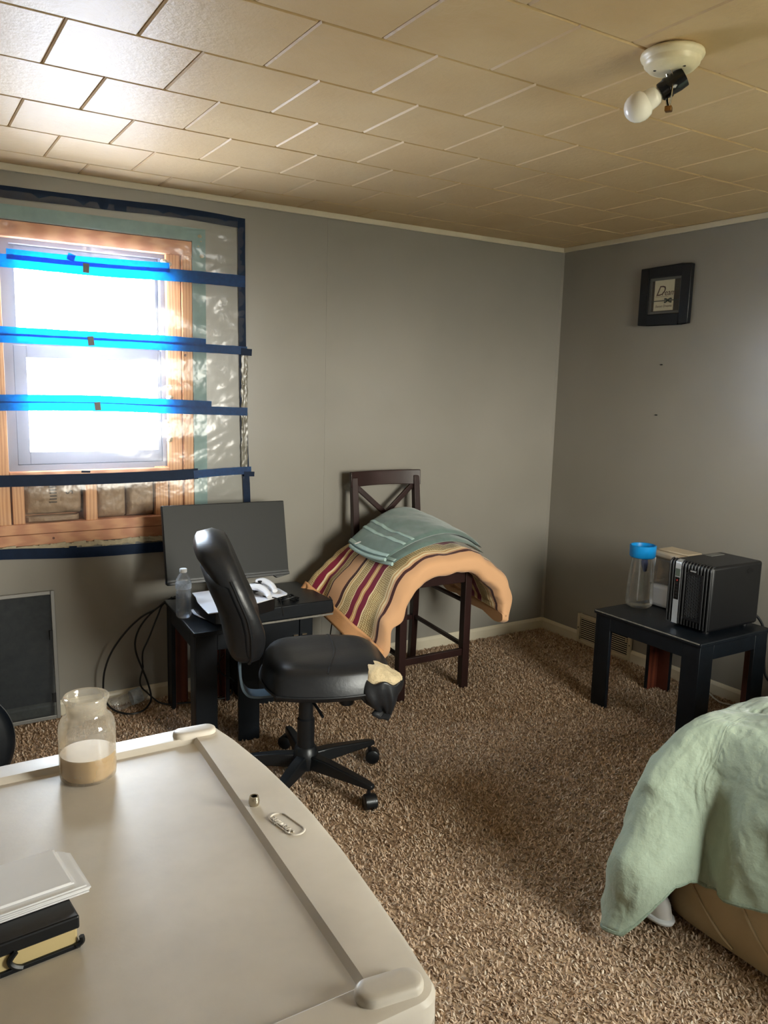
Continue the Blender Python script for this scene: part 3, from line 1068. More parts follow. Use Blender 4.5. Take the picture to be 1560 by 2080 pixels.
text_part('ream', 'lettering', M['brown_ink'], card, .040, frame_m((-.0127, cy0 - .045, 1.885), (0, -1, 0), (0, 0, 1)), .0003, .2, font_space=.95)
MB().bx(-.0131, -.0126, cy0 - .085, cy0 - .008, 1.8795, 1.8808).build('lettering', M['brown_ink'], card, smooth=0)
text_part('Sweet Dreams', 'lettering', M['brown_ink'], card, .0165, frame_m((-.0127, cy0 - .010, 1.829), (0, -1, 0), (0, 0, 1)), .0002, .35)
MB().bx(-.0142, -.0128, q1 + .004, q0 - .004, 1.858, 1.862).build('ribbon', M['ribbon'], pic, smooth=0)
bw = MB()
byc, bzc = -.752, 1.860
for sy in (-1, 1):
    for sz in (-1, 1):
        bw.tube(cat([(-.0155, byc, bzc), (-.018, byc + sy * .010, bzc + sz * .007), (-.0165, byc + sy * .019, bzc + sz * .009 - .001), (-.0155, byc + sy * .017, bzc + sz * .004)], 4), .0026, 6)
bw.build('bow', M['ribbon'], pic)
MB().bx(-.0185, -.0170, q1, q0, q2, q3).build('glass', M['glass'], pic, smooth=0)
# nails and anchors left in the wall under the picture
for y_, z_, lb in ((-.732, 1.552, 'small dark wall anchor just below the framed picture'), (-.724, 1.304, 'small dark nail farther below the picture, midway down the wall')):
    o = MB().lathe([(.0, .0), (.0055, .0), (.0055, .003), (.0025, .004), (.0022, .012), (.0, .012)], (-.0005, y_, z_), 10, Matrix.Rotation(R(-90), 3, 'Y') @ Matrix.Diagonal((.55, 1.5, 1))).build('wall_anchor', M['dark_hole'], None, loc=(0, y_, z_))
    tag(o, lb, 'nail')

# ------------------------------------------------------------------ wall register
vt = thing('wall_register', 'cream slatted air vent low on the right wall by the baseboard', 'vent', (-.01, -.495, 0))
v0, v1, vz0, vz1 = -.301, -.690, .004, .172
MB().bx(-.004, -.0005, v1, v0, vz0, vz1).build('back_plate', M['dark_hole'], vt, smooth=0)
vf = MB()
vf.bx(-.016, -.001, v0 - .022, v0, vz0, vz1).bx(-.016, -.001, v1, v1 + .022, vz0, vz1)
vf.bx(-.016, -.001, v1 + .022, v0 - .022, vz0, vz0 + .022).bx(-.016, -.001, v1 + .022, v0 - .022, vz1 - .022, vz1)
vf.build('frame', M['vent'], vt, bevel=.003)
for i in range(11):
    z = vz0 + .027 + i * .0114
    MB().box((-.010, (v0 + v1) / 2, z), (.007, v0 - v1 - .044, .0045), (0, R(20), 0)).build('slat', M['vent'], vt, smooth=0)
for y_ in (v0 - .010, v1 + .010):
    MB().lathe([(.004, 0), (.003, .002), (0, .0025)], (-.0155, y_, .09), 8, Matrix.Rotation(R(-90), 3, 'Y')).build('screw', M['dark_hole'], vt)
MB().box((-.020, v1 + .028, .115), (.008, .004, .022)).build('lever', M['vent'], vt, smooth=0)


# ------------------------------------------------------------------ end tables: L-shaped legs, black outside, bare inside
def end_table(name, label, loc, rz, w, d, h, lw, apron, mat_edge=True):
    """local: x 0..w, y 0..d, origin at one bottom corner"""
    t = thing(name, label, 'table', loc, rz)
    MB().bx(-.008, w + .008, -.008, d + .008, h - .018, h).build('tabletop', M['black_paint'], t, local=True, bevel=.004)
    if mat_edge:
        MB().bx(-.0095, -.0075, .0, d, h - .006, h - .0012).build('worn_edge', M['worn'], t, local=True, smooth=0)
    th = .018
    for sx_, sy_ in ((0, 0), (1, 0), (1, 1), (0, 1)):
        X = 0 if sx_ == 0 else w
        Y = 0 if sy_ == 0 else d
        dx = 1 if sx_ == 0 else -1
        dy = 1 if sy_ == 0 else -1
        lg = MB()
        lg.bx(X, X + dx * lw, Y, Y + dy * th, 0, h - .018)
        lg.bx(X, X + dx * th, Y + dy * th, Y + dy * lw, 0, h - .018)
        leg = lg.build('leg', M['black_paint'], t, local=True, bevel=.002)
        ins = MB()
        ins.bx(X + dx * th, X + dx * (lw - .002), Y + dy * th, Y + dy * (th + .002), .002, h - .02)
        ins.bx(X + dx * th, X + dx * (th + .002), Y + dy * (th + .002), Y + dy * (lw - .002), .002, h - .02)
        lab(ins.build('leg_lining', M['bare_wood'], leg, local=True, smooth=0), 'unpainted red-brown inner face of the leg')
    for (x0, x1, y0, y1) in ((lw, w - lw, 0, th), (lw, w - lw, d - th, d), (0, th, lw, d - lw), (w - th, w, lw, d - lw)):
        MB().bx(x0, x1, y0, y1, h - .018 - apron, h - .018).build('apron', M['black_paint'], t, local=True, bevel=.002)
    return t


end_table('end_table', 'black painted end table under the black heater, by the right wall', (-.612, -1.532, 0), 0, .445, .548, .445, .085, .062)
end_table('end_table', 'narrow black end table in front of the window with a water bottle on it', (-2.339, -.590, 0), R(-4.7), .255, .500, .472, .085, .062, False)

# black cabinet with a wide top, behind the office chair
cb = thing('low_cabinet', 'low black cabinet with a wide overhanging top behind the office chair', 'cabinet', (-1.86, -.24, 0))
MB().bx(-2.025, -1.648, -.405, -.03, .412, .472).build('top', M['black_paint'], cb, bevel=.004)
MB().bx(-2.025, -1.648, -.407, -.404, .404, .412).build('worn_edge', M['worn'], cb, smooth=0)
MB().bx(-2.0, -1.695, -.30, -.05, 0, .412).build('body', M['black_paint'], cb, bevel=.003)
for x0, x1 in ((-1.995, -1.767), (-1.763, -1.70)):
    dr = MB().bx(x0, x1, -.312, -.3005, .03, .405).build('door', M['black_paint'], cb, bevel=.002)
    MB().bx(x1 - .03 if x1 < -1.75 else x0 + .008, x1 - .008 if x1 < -1.75 else x0 + .03, -.320, -.3125, .300, .306).build('handle', M['nickel'], dr, smooth=0)

# ------------------------------------------------------------------ monitor
mo = thing('computer_monitor', 'thin black computer monitor, switched off, standing below the window', 'monitor', (-2.05, -.15, .472))
tl, tr = Vector((-2.336, -.165, .896)), Vector((-1.787, -.165, .890))
bl_, br = Vector((-2.336, -.235, .575)), Vector((-1.774, -.235, .568))
ex = (tr - tl + br - bl_).normalized()
ez = ((tl - bl_) + (tr - br)).normalized()
ez = (ez - ex * ez.dot(ex)).normalized()
ey = ez.cross(ex)       # into the wall
cen = (tl + tr + bl_ + br) / 4
W_, H_ = .555, .330
mm = Matrix((ex, ey, ez)).transposed()
MB().box(cen + ey * .012, (W_, .022, H_), mm).build('housing', M['plastic_black'], mo, bevel=.004)
MB().box(cen + ez * .008 + ey * .0003, (W_ - .006, .003, H_ - .022), mm).build('panel', M['screen_off'], mo, smooth=0)
MB().box(cen - ez * (H_ / 2 - .004) - ey * .001, (W_, .008, .014), mm).build('chin', M['plastic_black'], mo, bevel=.002)
ft = MB().add([cen + ex * (.10 + k_) - ez * (H_ / 2 + .0 + s_) + ey * q_ for k_, s_, q_ in ((.10, 0, 0), (.172, 0, 0), (.172, .004, 0), (.12, .014, 0), (.10, 0, .02), (.172, 0, .02), (.172, .004, .02), (.12, .014, .02))],
              [(0, 1, 2, 3), (4, 7, 6, 5), (0, 4, 5, 1), (1, 5, 6, 2), (2, 6, 7, 3), (3, 7, 4, 0)])
ft.build('power_brick', M['plastic_black'], mo, smooth=0)
MB().tube([cen + ey * .03 - ez * .06, Vector((-2.06, -.09, .50)), Vector((-2.06, -.10, .474))], [.018, .02, .022], 12).build('neck', M['plastic_black'], mo)
MB().bx(-2.125, -2.0, -.25, -.045, .472, .480).build('stand_foot', M['plastic_black'], mo, bevel=.003)

# ------------------------------------------------------------------ game console lying on the tables
gc = thing('game_console', 'white and black game console lying flat below the monitor', 'console', (-2.1, -.42, .472))
plate = [(-2.255, -.305), (-2.262, -.37), (-2.280, -.443), (-2.291, -.54), (-2.298, -.620), (-2.25, -.6205), (-2.09, -.570), (-1.915, -.497), (-1.906, -.480), (-1.905, -.40), (-1.917, -.342), (-1.962, -.290), (-2.10, -.295)]
def plate_mesh(z, th, sag, shrink=1.0, poly=plate):
    cxp = sum(p_[0] for p_ in poly) / len(poly)
    cyp = sum(p_[1] for p_ in poly) / len(poly)
    lo, hi = [], []
    for x, y in poly:
        x, y = cxp + (x - cxp) * shrink, cyp + (y - cyp) * shrink
        s_ = sag * ((x - cxp) / .2) ** 2
        lo.append(Vector((x, y, z + s_)))
        hi.append(Vector((x, y, z + th + s_)))
    return MB().loft([lo, hi])
plate_mesh(.546, .004, 0).build('side_plate', M['white_plastic'], gc, bevel=.0015)
low = [(-2.262, -.305), (-2.270, -.37), (-2.262, -.42), (-2.25, -.46), (-2.244, -.500), (-2.22, -.520), (-2.09, -.500), (-1.96, -.44), (-1.94, -.40), (-1.95, -.342), (-1.99, -.300), (-2.10, -.295)]
plate_mesh(.476, .004, 0, 1.0, low).build('side_plate', M['white_plastic'], gc, bevel=.0015)
plate_mesh(.480, .066, 0, .93, [(-2.262, -.305), (-2.270, -.37), (-2.268, -.42), (-2.262, -.50), (-2.255, -.560), (-2.22, -.570), (-2.09, -.535), (-1.95, -.475), (-1.93, -.44), (-1.93, -.36), (-1.98, -.300), (-2.10, -.295)]).build('body', M['plastic_black'], gc, bevel=.002)

ct = thing('game_controller', 'white and black game controller resting on top of the console', 'controller', (-2.03, -.45, .550))
for sgn in (0, 1):
    cx_, cy_ = (-2.045, -.475) if sgn == 0 else (-1.985, -.395)
    pts = [(cx_ - .030 + .02 * sgn, cy_ + .05 - .02 * sgn, .580), (cx_ + .012, cy_ + .012, .586), (cx_ + .030, cy_ - .030, .576), (cx_ + .030, cy_ - .07, .561)]
    MB().tube(cat(pts, 6), [.012 + .007 * math.sin(math.pi * min(1, .25 + i / 18 * .8)) for i in range(19)], 12, flat=.75).build('grip', M['white_plastic'], ct)
MB().box((-2.035, -.425, .574), (.075, .055, .030), (0, 0, R(25))).build('face', M['plastic_black'], ct, bevel=.010, seg=3)
for x_, y_ in ((-2.03, -.455), (-2.008, -.430)):
    MB().lathe([(.006, .0), (.006, .010), (.009, .012), (.009, .015), (.0, .0155)], (x_, y_, .586), 12).build('thumbstick', M['plastic_black'], ct)
MB().box((-2.057, -.44, .586), (.03, .022, .006), (0, 0, R(25))).build('touchpad', M['white_plastic'], ct, bevel=.002)
o = MB().tube(cat([(-2.02, -.49, .553), (-2.0, -.52, .553), (-1.985, -.545, .553), (-1.975, -.56, .548), (-1.972, -.575, .51), (-1.97, -.58, .486)], 6), .0022, 6).build('thin_cable', M['cable'], None, loc=(-2.0, -.52, .553))
tag(o, 'thin black cable running over the front edge of the console plate', 'cable')
hs = thing('earphones', 'small tangled black earphones on the cabinet top right of the console', 'earphones', (-1.82, -.33, .472))
for i in range(3):
    pts = [(-1.83 + .03 * math.cos(a_ + i) * (1 + .3 * i), -.33 + .025 * math.sin(a_ * 1.0 + i), .476 + .008 * (1 + math.sin(a_ * 2 + i))) for a_ in np.linspace(0, 6, 9)]
    MB().tube(cat(pts, 5), .0035, 6).build('cord', M['cable'], hs)
for x_, y_ in ((-1.865, -.33), (-1.80, -.30)):
    MB().lathe([(.0, .0), (.009, .001), (.011, .006), (.007, .013), (.0, .014)], (x_, y_, .473), 12).build('earbud', M['chrome_black'], hs)


# ------------------------------------------------------------------ bottles
def bottle_profile(h, r):
    pr = [(0, .002), (r * .75, .0), (r * .95, .006), (r, .018)]
    for i in range(9):
        z = .03 + i * .0085 * h / .197
        pr += [(r, z), (r * .955, z + .004 * h / .197)]
    pr += [(r * .92, h * .56), (r, h * .60), (r, h * .72), (r * .93, h * .78), (r * .70, h * .86), (r * .45, h * .91), (r * .40, h * .94)]
    return pr


wb_ = thing('water_bottle', 'clear plastic water bottle with white cap standing on the narrow end table', 'bottle', (-2.312, -.372, .472))
c0 = (-2.312, -.372, .473)
MB().lathe(bottle_profile(.197, .031), c0, 28, caps=(True, False)).build('body', M['pet'], wb_, smooth=60)
MB().lathe([(.0275, .012), (.0275, .105), (.0, .1055)], c0, 24, caps=(True, False)).build('water', clear('still_water', (.93, .95, .96), .06, .02, .05, (.8, .83, .85)), wb_, smooth=60)
MB().lathe([(.0316, .119), (.0316, .142)], c0, 28, caps=(False, False)).build('label', clear('printed_film_label', (.75, .8, .84), .05, .2, .4, (.78, .82, .86)), wb_)
MB().lathe([(.0142, .184), (.0146, .186), (.0146, .197), (.0135, .199), (.0, .1992)], c0, 20, caps=(True, False)).build('cap', M['white_label'], wb_, smooth=40)

cbt = thing('crushed_bottle', 'crushed clear water bottle lying on the carpet against the baseboard', 'bottle', (-2.46, -.06, .0))
ax = (Vector((.95, .10, .18))).normalized()
rm = ax.to_track_quat('Z', 'Y').to_matrix()
c1 = Vector((-2.535, -.075, .030))
mbt = MB().lathe(bottle_profile(.175, .031), c1, 24, rm, caps=(True, False))
for i, q in enumerate(mbt.v):
    d_ = .010 * nz3(q[0] * 40, q[1] * 40, q[2] * 40, 1)
    mbt.v[i] = (q[0] + d_, q[1] + d_ * .6, max(.004, q[2] * .92 + d_ * .7))
mbt.build('body', M['pet'], cbt, smooth=25)
mlb = MB().lathe([(.0325, .085), (.0325, .13)], c1, 24, rm, caps=(False, False))
lab(mlb.build('label', clear('crumpled_label', (.55, .6, .66), .05, .25, .45, (.72, .78, .84), bump=.5), cbt), 'pale blue and white paper label')

# ------------------------------------------------------------------ cables by the desk
def cable(name, pts, r, label, mat=None, n=8):
    o = MB().tube(cat(pts, n), r, 7).build(name, mat or M['cable'], None, loc=tuple(pts[0]))
    return tag(o, label, 'cable')


A = [[-2.25, -.08, .474], [-2.29, -.08, .468], [-2.345, -.08, .432], [-2.403, -.08, .407], [-2.468, -.08, .353], [-2.529, -.08, .275], [-2.562, -.08, .192], [-2.568, -.07, .106],
     [-2.565, -.08, .067], [-2.545, -.105, .032], [-2.511, -.135, .016], [-2.471, -.16, .013], [-2.424, -.15, .014], [-2.381, -.10, .020], [-2.366, -.07, .038],
     [-2.377, -.066, .097], [-2.401, -.066, .17], [-2.424, -.066, .238], [-2.429, -.066, .294], [-2.413, -.066, .347], [-2.376, -.066, .397], [-2.325, -.07, .440], [-2.25, -.07, .477]]
cable('power_cable', A, .0042, 'thick black cable making a big loop down to the carpet left of the narrow table')
B = [[-2.26, -.05, .470], [-2.304, -.05, .438], [-2.324, -.05, .395], [-2.367, -.05, .295], [-2.392, -.05, .243], [-2.395, -.05, .192], [-2.394, -.05, .166],
     [-2.407, -.05, .116], [-2.404, -.055, .085], [-2.38, -.06, .054], [-2.347, -.085, .02], [-2.331, -.117, .016], [-2.306, -.140, .016], [-2.27, -.150, .016],
     [-2.226, -.161, .016], [-2.127, -.172, .016], [-2.066, -.186, .016], [-2.03, -.17, .03], [-2.02, -.13, .06]]
cable('data_cable', B, .0036, 'thinner black cable hanging beside the loop and running under the narrow table')
cable('hanging_cord', [[-2.135, -.25, .402], [-2.14, -.25, .282], [-2.136, -.25, .218], [-2.126, -.25, .173], [-2.141, -.25, .111], [-2.146, -.25, .05], [-2.15, -.27, .016], [-2.17, -.33, .016]], .0025, 'thin black cord hanging straight down beneath the narrow table')
cable('adapter_cord', [[-2.10, -.2, .40], [-2.098, -.2, .261], [-2.101, -.2, .183], [-2.096, -.2, .147], [-2.07, -.2, .122], [-2.045, -.2, .107], [-2.03, -.19, .09]], .0034, 'black adapter cord bending right under the table behind the office chair')
cable('lamp_cord', [[-2.045, -.18, .405], [-2.06, -.18, .25], [-2.085, -.18, .20], [-2.10, -.17, .165], [-2.082, -.15, .118], [-2.069, -.13, .062], [-2.045, -.12, .03], [-2.02, -.10, .016]], .0022, 'thinnest black cord dangling between the table and the low cabinet')
cable('cabinet_cord', [[-1.644, -.36, .475], [-1.636, -.37, .46], [-1.628, -.37, .42], [-1.632, -.37, .36], [-1.64, -.37, .30], [-1.64, -.34, .15], [-1.64, -.28, .016]], .0028, 'black cord dropping off the right end of the low cabinet')

# ------------------------------------------------------------------ leaning window screen and round black object at far left
ws = thing('window_screen', 'dark mesh window screen in a grey frame leaning on the wall', 'screen', (-3.0, -.05, 0))
def scr(x, t):      # t up along the screen
    return Vector((x, -.062 + .048 * t, .012 + .535 * t))
x0, x1, fwid = -3.42, -2.738, .016
for a, b, c, d in (((x1 - fwid, 0), (x1, 0), (x1, 1), (x1 - fwid, 1)), ((x0, 0), (x0 + fwid, 0), (x0 + fwid, 1), (x0, 1)),
                   ((x0 + fwid, 0), (x1 - fwid, 0), (x1 - fwid, .03), (x0 + fwid, .03)), ((x0 + fwid, .97), (x1 - fwid, .97), (x1 - fwid, 1), (x0 + fwid, 1))):
    q = [scr(*p_) for p_ in (a, b, c, d)]
    back = Vector((0, .009, 0))
    MB().loft([q, [p_ + back for p_ in q]]).build('frame_rail', M['alu'], ws, smooth=0, bevel=.002)
q = [scr(*p_) + Vector((0, .004, 0)) for p_ in ((x0 + fwid, .03), (x1 - fwid, .03), (x1 - fwid, .97), (x0 + fwid, .97))]
MB().add(q, [(0, 1, 2, 3)]).build('mesh', M['mesh'], ws, smooth=0)
for t_ in (.17, .66):
    MB().box(scr(x1 - fwid - .005, t_) + Vector((0, -.003, 0)), (.012, .003, .04)).build('pull_tab', M['cable'], ws, smooth=0)

rd = thing('round_drum', 'round black disc-shaped object cut off at the left edge beside the cabinet', 'disc', (-3.13, -.62, 0))
rc = Vector((-3.172, -.62, .200))
rn = Vector((.12, -.98, .10)).normalized().to_track_quat('Z', 'Y').to_matrix()
MB().lathe([(.0, .03), (.16, .028), (.18, .022), (.195, .008), (.195, -.02), (.18, -.03), (.0, -.03)], rc, 48, rn, caps=(False, False)).build('disc', M['black_paint'], rd, smooth=50)
MB().lathe([(.1955, .006), (.198, .003), (.198, -.005), (.1955, -.008)], rc, 48, rn, caps=(False, False)).build('rim', M['alu'], rd, smooth=50)

# ------------------------------------------------------------------ office chair
ocx, ocy, oa = -2.0, -1.0, R(-19)
oc = thing('office_chair', 'worn black office chair with a torn seat corner and star base', 'chair', (ocx, ocy, 0), oa)
ZS = .382


def sq(s, t, k=.32):
    return s * math.sqrt(1 - k * t * t), t * math.sqrt(1 - k * s * s)


def seat_pt(s, t, top=True):
    S_, T_ = sq(s, t)
    x = .002 + .230 * S_
    y = .222 * T_
    e_ = max(0, (1 - abs(s) ** 6) * (1 - abs(t) ** 6))
    if top:
        z = ZS + .106 * e_ ** .36 - .012 * math.exp(-((x + .03) ** 2 + y * y) / .02)
        z += .004 * nz3(x, y, 1, 9) * e_
        if x > .0:
            z -= .10 * (x / .24) ** 3 * .18
    else:
        z = ZS - .030 * e_ ** .4
    return (x, y, z)


MB().pillow(lambda s, t: seat_pt(s, t, True), lambda s, t: seat_pt(s, t, False), 34).build('seat', M['leather'], oc, local=True, smooth=60)
# seam and piping on the seat
def on_seat(x, y, dz=.002):
    # invert the squircle by search
    best = None
    s, t = x / .235, y / .222
    for _ in range(12):
        S_, T_ = sq(s, t)
        s += (x - .005) / .235 - S_
        t += y / .222 - T_
        s = max(-1, min(1, s)); t = max(-1, min(1, t))
    p_ = seat_pt(s, t, True)
    return Vector((p_[0], p_[1], p_[2] + dz))
MB().tube([on_seat(x, y, .0) for x, y in [(lerp(.035, -.02, k_ / 24) + .03 * math.sin(k_ / 24 * 3.1), lerp(.21, -.20, k_ / 24)) for k_ in range(25)]], .0032, 6).build('seat_seam', M['leather'], oc, local=True)
rim = []
for k_ in range(72):
    a_ = 2 * math.pi * k_ / 72
    m_ = max(abs(math.cos(a_)), abs(math.sin(a_)))
    S_, T_ = sq(math.cos(a_) / m_, math.sin(a_) / m_)
    rim.append((.002 + .233 * S_, .225 * T_, ZS + .002))
MB().tube(rim + [rim[0]], .004, 6).build('seat_piping', M['leather_back'], oc, local=True)
# torn front corner: foam and hanging flap of cover
def foam_pt(s, t, top=True):
    S_, T_ = sq(s, t, .4)
    x = .172 + .072 * S_
    y = -.158 + .058 * T_
    e_ = max(0, (1 - abs(s) ** 2.6) * (1 - abs(t) ** 2.6))
    z = ZS + .046 + (.040 * e_ ** .45 * (1 - .45 * S_) + .008 * nz3(x, y, 2, 40) if top else -.045 * e_ ** .4)
    z -= .14 * max(0, x - .16)
    return (x + .004 * nz3(x, y, 5, 60), y + .004 * nz3(x, y, 8, 60), z)
lab(MB().pillow(lambda s, t: foam_pt(s, t, True), lambda s, t: foam_pt(s, t, False), 22).build('foam', M['foam'], oc, local=True, smooth=60), 'exposed beige foam in the torn corner')
def flap(u, v):
    a_ = lerp(-2.75, .60, u)
    x = .172 + .078 * math.cos(a_)
    y = -.158 + .064 * math.sin(a_)
    z = ZS + .044 - .14 * max(0, x - .16) + .006 * math.sin(u * 23)
    tip = Vector((.158 + .03 * math.sin(u * 4), -.200 + .012 * math.sin(u * 7), ZS - .068 - .026 * math.sin(u * 3.0)))
    crease = (.020 * nz3(u * 4.2, v * .8, 3, 1) + .012 * nz3(u * 9, v * 1.6, 7, 1)) * min(1, v * 2.2)
    bul = math.sin(math.pi * v) * .014 * (1 + .8 * math.sin(u * 6 + 1))
    k_ = v ** 1.3
    return (lerp(x, tip.x, k_) + math.cos(a_) * (bul + crease), lerp(y, tip.y, k_) + math.sin(a_) * (bul + crease), lerp(z, tip.z, v) + .010 * nz3(u * 7, v, 1, 1) * v)
lab(MB().grid(flap, 70, 18).build('torn_flap', M['leather'], oc, local=True, smooth=80, solid=.003), 'torn black cover hanging from the seat corner')

# backrest: padded cushion, shell behind it and the piping between
BK = [(.455, -.276), (.53, -.290), (.60, -.302), (.66, -.318), (.725, -.345), (.80, -.372), (.865, -.392), (.93, -.396)]


def back_pt(s, t, side):
    S_, T_ = sq(s, t, .40)
    z = lerp(.452, .922, (T_ + 1) / 2)
    y = S_ * interp([(.47, .185), (.6, .205), (.75, .21), (.93, .195)], z)
    xc = interp(BK, z)
    e_ = max(0, (1 - abs(s) ** 6) * (1 - (t ** 10 if t > 0 else abs(t) ** 5)))
    if side > 0:
        x = xc + (.052 + .012 * math.exp(-((z - .58) / .08) ** 2)) * e_ ** .36
    elif side < 0:
        x = xc - (.050 + .016 * max(0, min(1, (z - .79) / .05))) * e_ ** .36
    else:
        x = xc
    xx = x + .030 * (y / .2) ** 2      # gently wrapped round the sitter
    return (xx, y, z)


MB().pillow(lambda s, t: back_pt(s, t, 1), lambda s, t: back_pt(s, t, -1), 34).build('backrest', M['leather'], oc, local=True, smooth=60)
def shell_pt(s, t, side):
    t2 = lerp(-.985, .52 - .10 * s * s, (t + 1) / 2)
    p_ = list(back_pt(s * .985, t2, -1))
    e2 = max(0, (1 - abs(s) ** 8) * (1 - abs(t) ** 8)) ** .3
    return (p_[0] - (.014 * e2 if side < 0 else -.006), p_[1] * 1.012, p_[2])
lab(MB().pillow(lambda s, t: shell_pt(s, t, -1), lambda s, t: shell_pt(s, t, 0), 30).build('back_shell', M['leather_back'], oc, local=True, smooth=60), 'dull black shell on the rear of the backrest')
rim = []
for k_ in range(90):
    a_ = 2 * math.pi * k_ / 90
    m_ = max(abs(math.cos(a_)), abs(math.sin(a_)))
    rim.append(back_pt(math.cos(a_) / m_, math.sin(a_) / m_, 0))
rim = rim[18:] + rim[:18]
cut_ = [q for q in rim[18:] + rim[:18] if q[2] < .80]
k0_ = max(range(len(cut_)), key=lambda i: (Vector(cut_[i]) - Vector(cut_[i - 1])).length)
MB().tube(cut_[k0_:] + cut_[:k0_], .0045, 6).build('back_piping', M['leather_back'], oc, local=True)
# bracket that carries the backrest
br_ = cat([(-.285, 0, .56), (-.300, 0, .48), (-.300, 0, .40), (-.285, 0, .345), (-.24, 0, .325), (-.10, 0, .335)], 6)
bm_ = []
for i, q in enumerate(br_):
    t_ = (br_[min(i + 1, len(br_) - 1)] - br_[max(i - 1, 0)]).normalized()
    nn = Vector((-t_.z, 0, t_.x)) * .004
    bm_.append([q + nn + Vector((0, .035, 0)), q + nn - Vector((0, .035, 0)), q - nn - Vector((0, .035, 0)), q - nn + Vector((0, .035, 0))])
lab(MB().loft(bm_).build('back_bracket', M['steel_blue'], oc, local=True, smooth=40), 'blue-grey metal bracket')
colx, coly = -.073, -.052
MB().bx(-.19, .10, -.10, .06, .328, .362).build('mechanism', M['base_black'], oc, local=True, bevel=.008)
MB().lathe([(.0, .0), (.022, .0), (.026, .006), (.026, .030), (.02, .034)], (.06, -.12, .318), 18).build('knob', M['base_black'], oc, local=True, smooth=50)
MB().tube(cat([(colx, coly - .02, .335), (colx + .02, coly - .10, .33), (colx + .035, coly - .16, .315)], 5), .005, 8).build('lever', M['base_black'], oc, local=True)
MB().lathe([(.031, .12), (.031, .245), (.026, .25), (.026, .335)], (colx, coly, 0), 24).build('column', M['base_black'], oc, local=True, smooth=40)
MB().lathe([(.034, .060), (.046, .066), (.048, .105), (.038, .140), (.033, .145)], (colx, coly, 0), 28).build('hub', M['base_black'], oc, local=True, smooth=40)
ccol = ROOTM[oc.name] @ Vector((colx, coly, 0))
for k_ in range(5):
    an = R(4.9 + 72 * k_)
    dv = Vector((math.cos(an), math.sin(an), 0))
    sv = Vector((-math.sin(an), math.cos(an), 0))
    lps = []
    for rr, hw, z0_, z1_ in ((.030, .024, .068, .118), (.10, .023, .070, .116), (.20, .020, .072, .104), (.275, .017, .072, .094), (.300, .012, .072, .088)):
        p_ = ccol + dv * rr
        lps.append([p_ + sv * hw + Vector((0, 0, z0_)), p_ + sv * hw * .8 + Vector((0, 0, z1_)), p_ - sv * hw * .8 + Vector((0, 0, z1_)), p_ - sv * hw + Vector((0, 0, z0_))])
    arm = MB().loft(lps).build('base_arm', M['base_black'], oc, bevel=.005, smooth=40)
    wc = ccol + dv * .282
    can = an + (.9 if k_ % 2 else -.6)
    cd = Vector((math.cos(can), math.sin(can), 0))
    cs = Vector((-math.sin(can), math.cos(can), 0))
    wcc = wc + cd * .012 + Vector((0, 0, .029))
    cst = MB()
    wm = cs.to_track_quat('Z', 'Y').to_matrix()
    for sg in (-1, 1):
        cst.lathe([(.0, -.009), (.022, -.009), (.026, -.006), (.026, .006), (.022, .009), (.0, .009)], wcc + cs * .013 * sg, 22, wm, caps=(False, False))
    cst.lathe([(.010, -.02), (.010, .02)], wcc, 10, wm)
    cst.tube([wc + Vector((0, 0, .035)), wc + Vector((0, 0, .075))], .007, 8)
    hd = MB()
    for i in range(10):
        pass
    cst.grid(lambda u, v: tuple(wcc + (cd * math.cos(lerp(-.2, 2.9, u)) + Vector((0, 0, 1)) * math.sin(lerp(-.2, 2.9, u))) * .0275 + cs * lerp(-.016, .016, v)), 10, 2)
    cst.build('caster', M['base_black'], oc, smooth=45)

# ------------------------------------------------------------------ cross-back chair by the wall
xc = thing('cross_back_chair', 'dark brown cross-back counter chair piled with a comforter and blanket', 'chair', (-1.2, -.34, 0))
ES = M['espresso']
SX0, SX1, FY, BY = -1.392, -.996, -.545, -.118


def bar(name, a, b, wx, wy, par=xc, bev=.003, mat=ES):
    a, b = Vector(a), Vector(b)
    t_ = (b - a).normalized()
    ref = Vector((0, 1, 0)) if abs(t_.y) < .8 else Vector((1, 0, 0))
    s1 = (ref - t_ * ref.dot(t_)).normalized()
    s2 = t_.cross(s1)
    lp = [[p_ + s1 * wy / 2 * u_ + s2 * wx / 2 * v_ for u_, v_ in ((-1, -1), (1, -1), (1, 1), (-1, 1))] for p_ in (a, b)]
    return MB().loft(lp).build(name, mat, par, bevel=bev, smooth=0)


for x in (SX0 + .018, SX1 - .018):
    bar('leg', (x, FY, 0), (x, FY, .575), .038, .038)
    lps = []
    for yy, zz, hw in ((BY + .012, 0, .016), (BY, .30, .018), (BY - .002, .60, .018), (BY + .012, .80, .016), (BY + .030, .97, .014)):
        lps.append([Vector((x - .017, yy - hw, zz)), Vector((x + .017, yy - hw, zz)), Vector((x + .017, yy + hw, zz)), Vector((x - .017, yy + hw, zz))])
    MB().loft(lps).build('leg', ES, xc, bevel=.003, smooth=30)
MB().bx(SX0 - .004, SX1 + .004, FY - .02, BY + .02, .572, .602).build('seat', ES, xc, bevel=.006)
for (a, b) in (((SX0 + .02, FY, .545), (SX1 - .02, FY, .545)), ((SX0 + .02, BY, .545), (SX1 - .02, BY, .545))):
    bar('apron', a, b, .055, .020)
for x in (SX0 + .018, SX1 - .018):
    bar('apron', (x, FY, .545), (x, BY, .545), .020, .055)
    bar('stretcher', (x, FY, .205), (x, BY, .240), .016, .022)
    bar('stretcher', (x, FY, .420), (x, BY, .445), .016, .022)
bar('stretcher', (SX0 + .02, FY, .178), (SX1 - .02, FY, .178), .034, .020)
bar('stretcher', (SX0 + .02, BY, .235), (SX1 - .02, BY, .235), .024, .018)
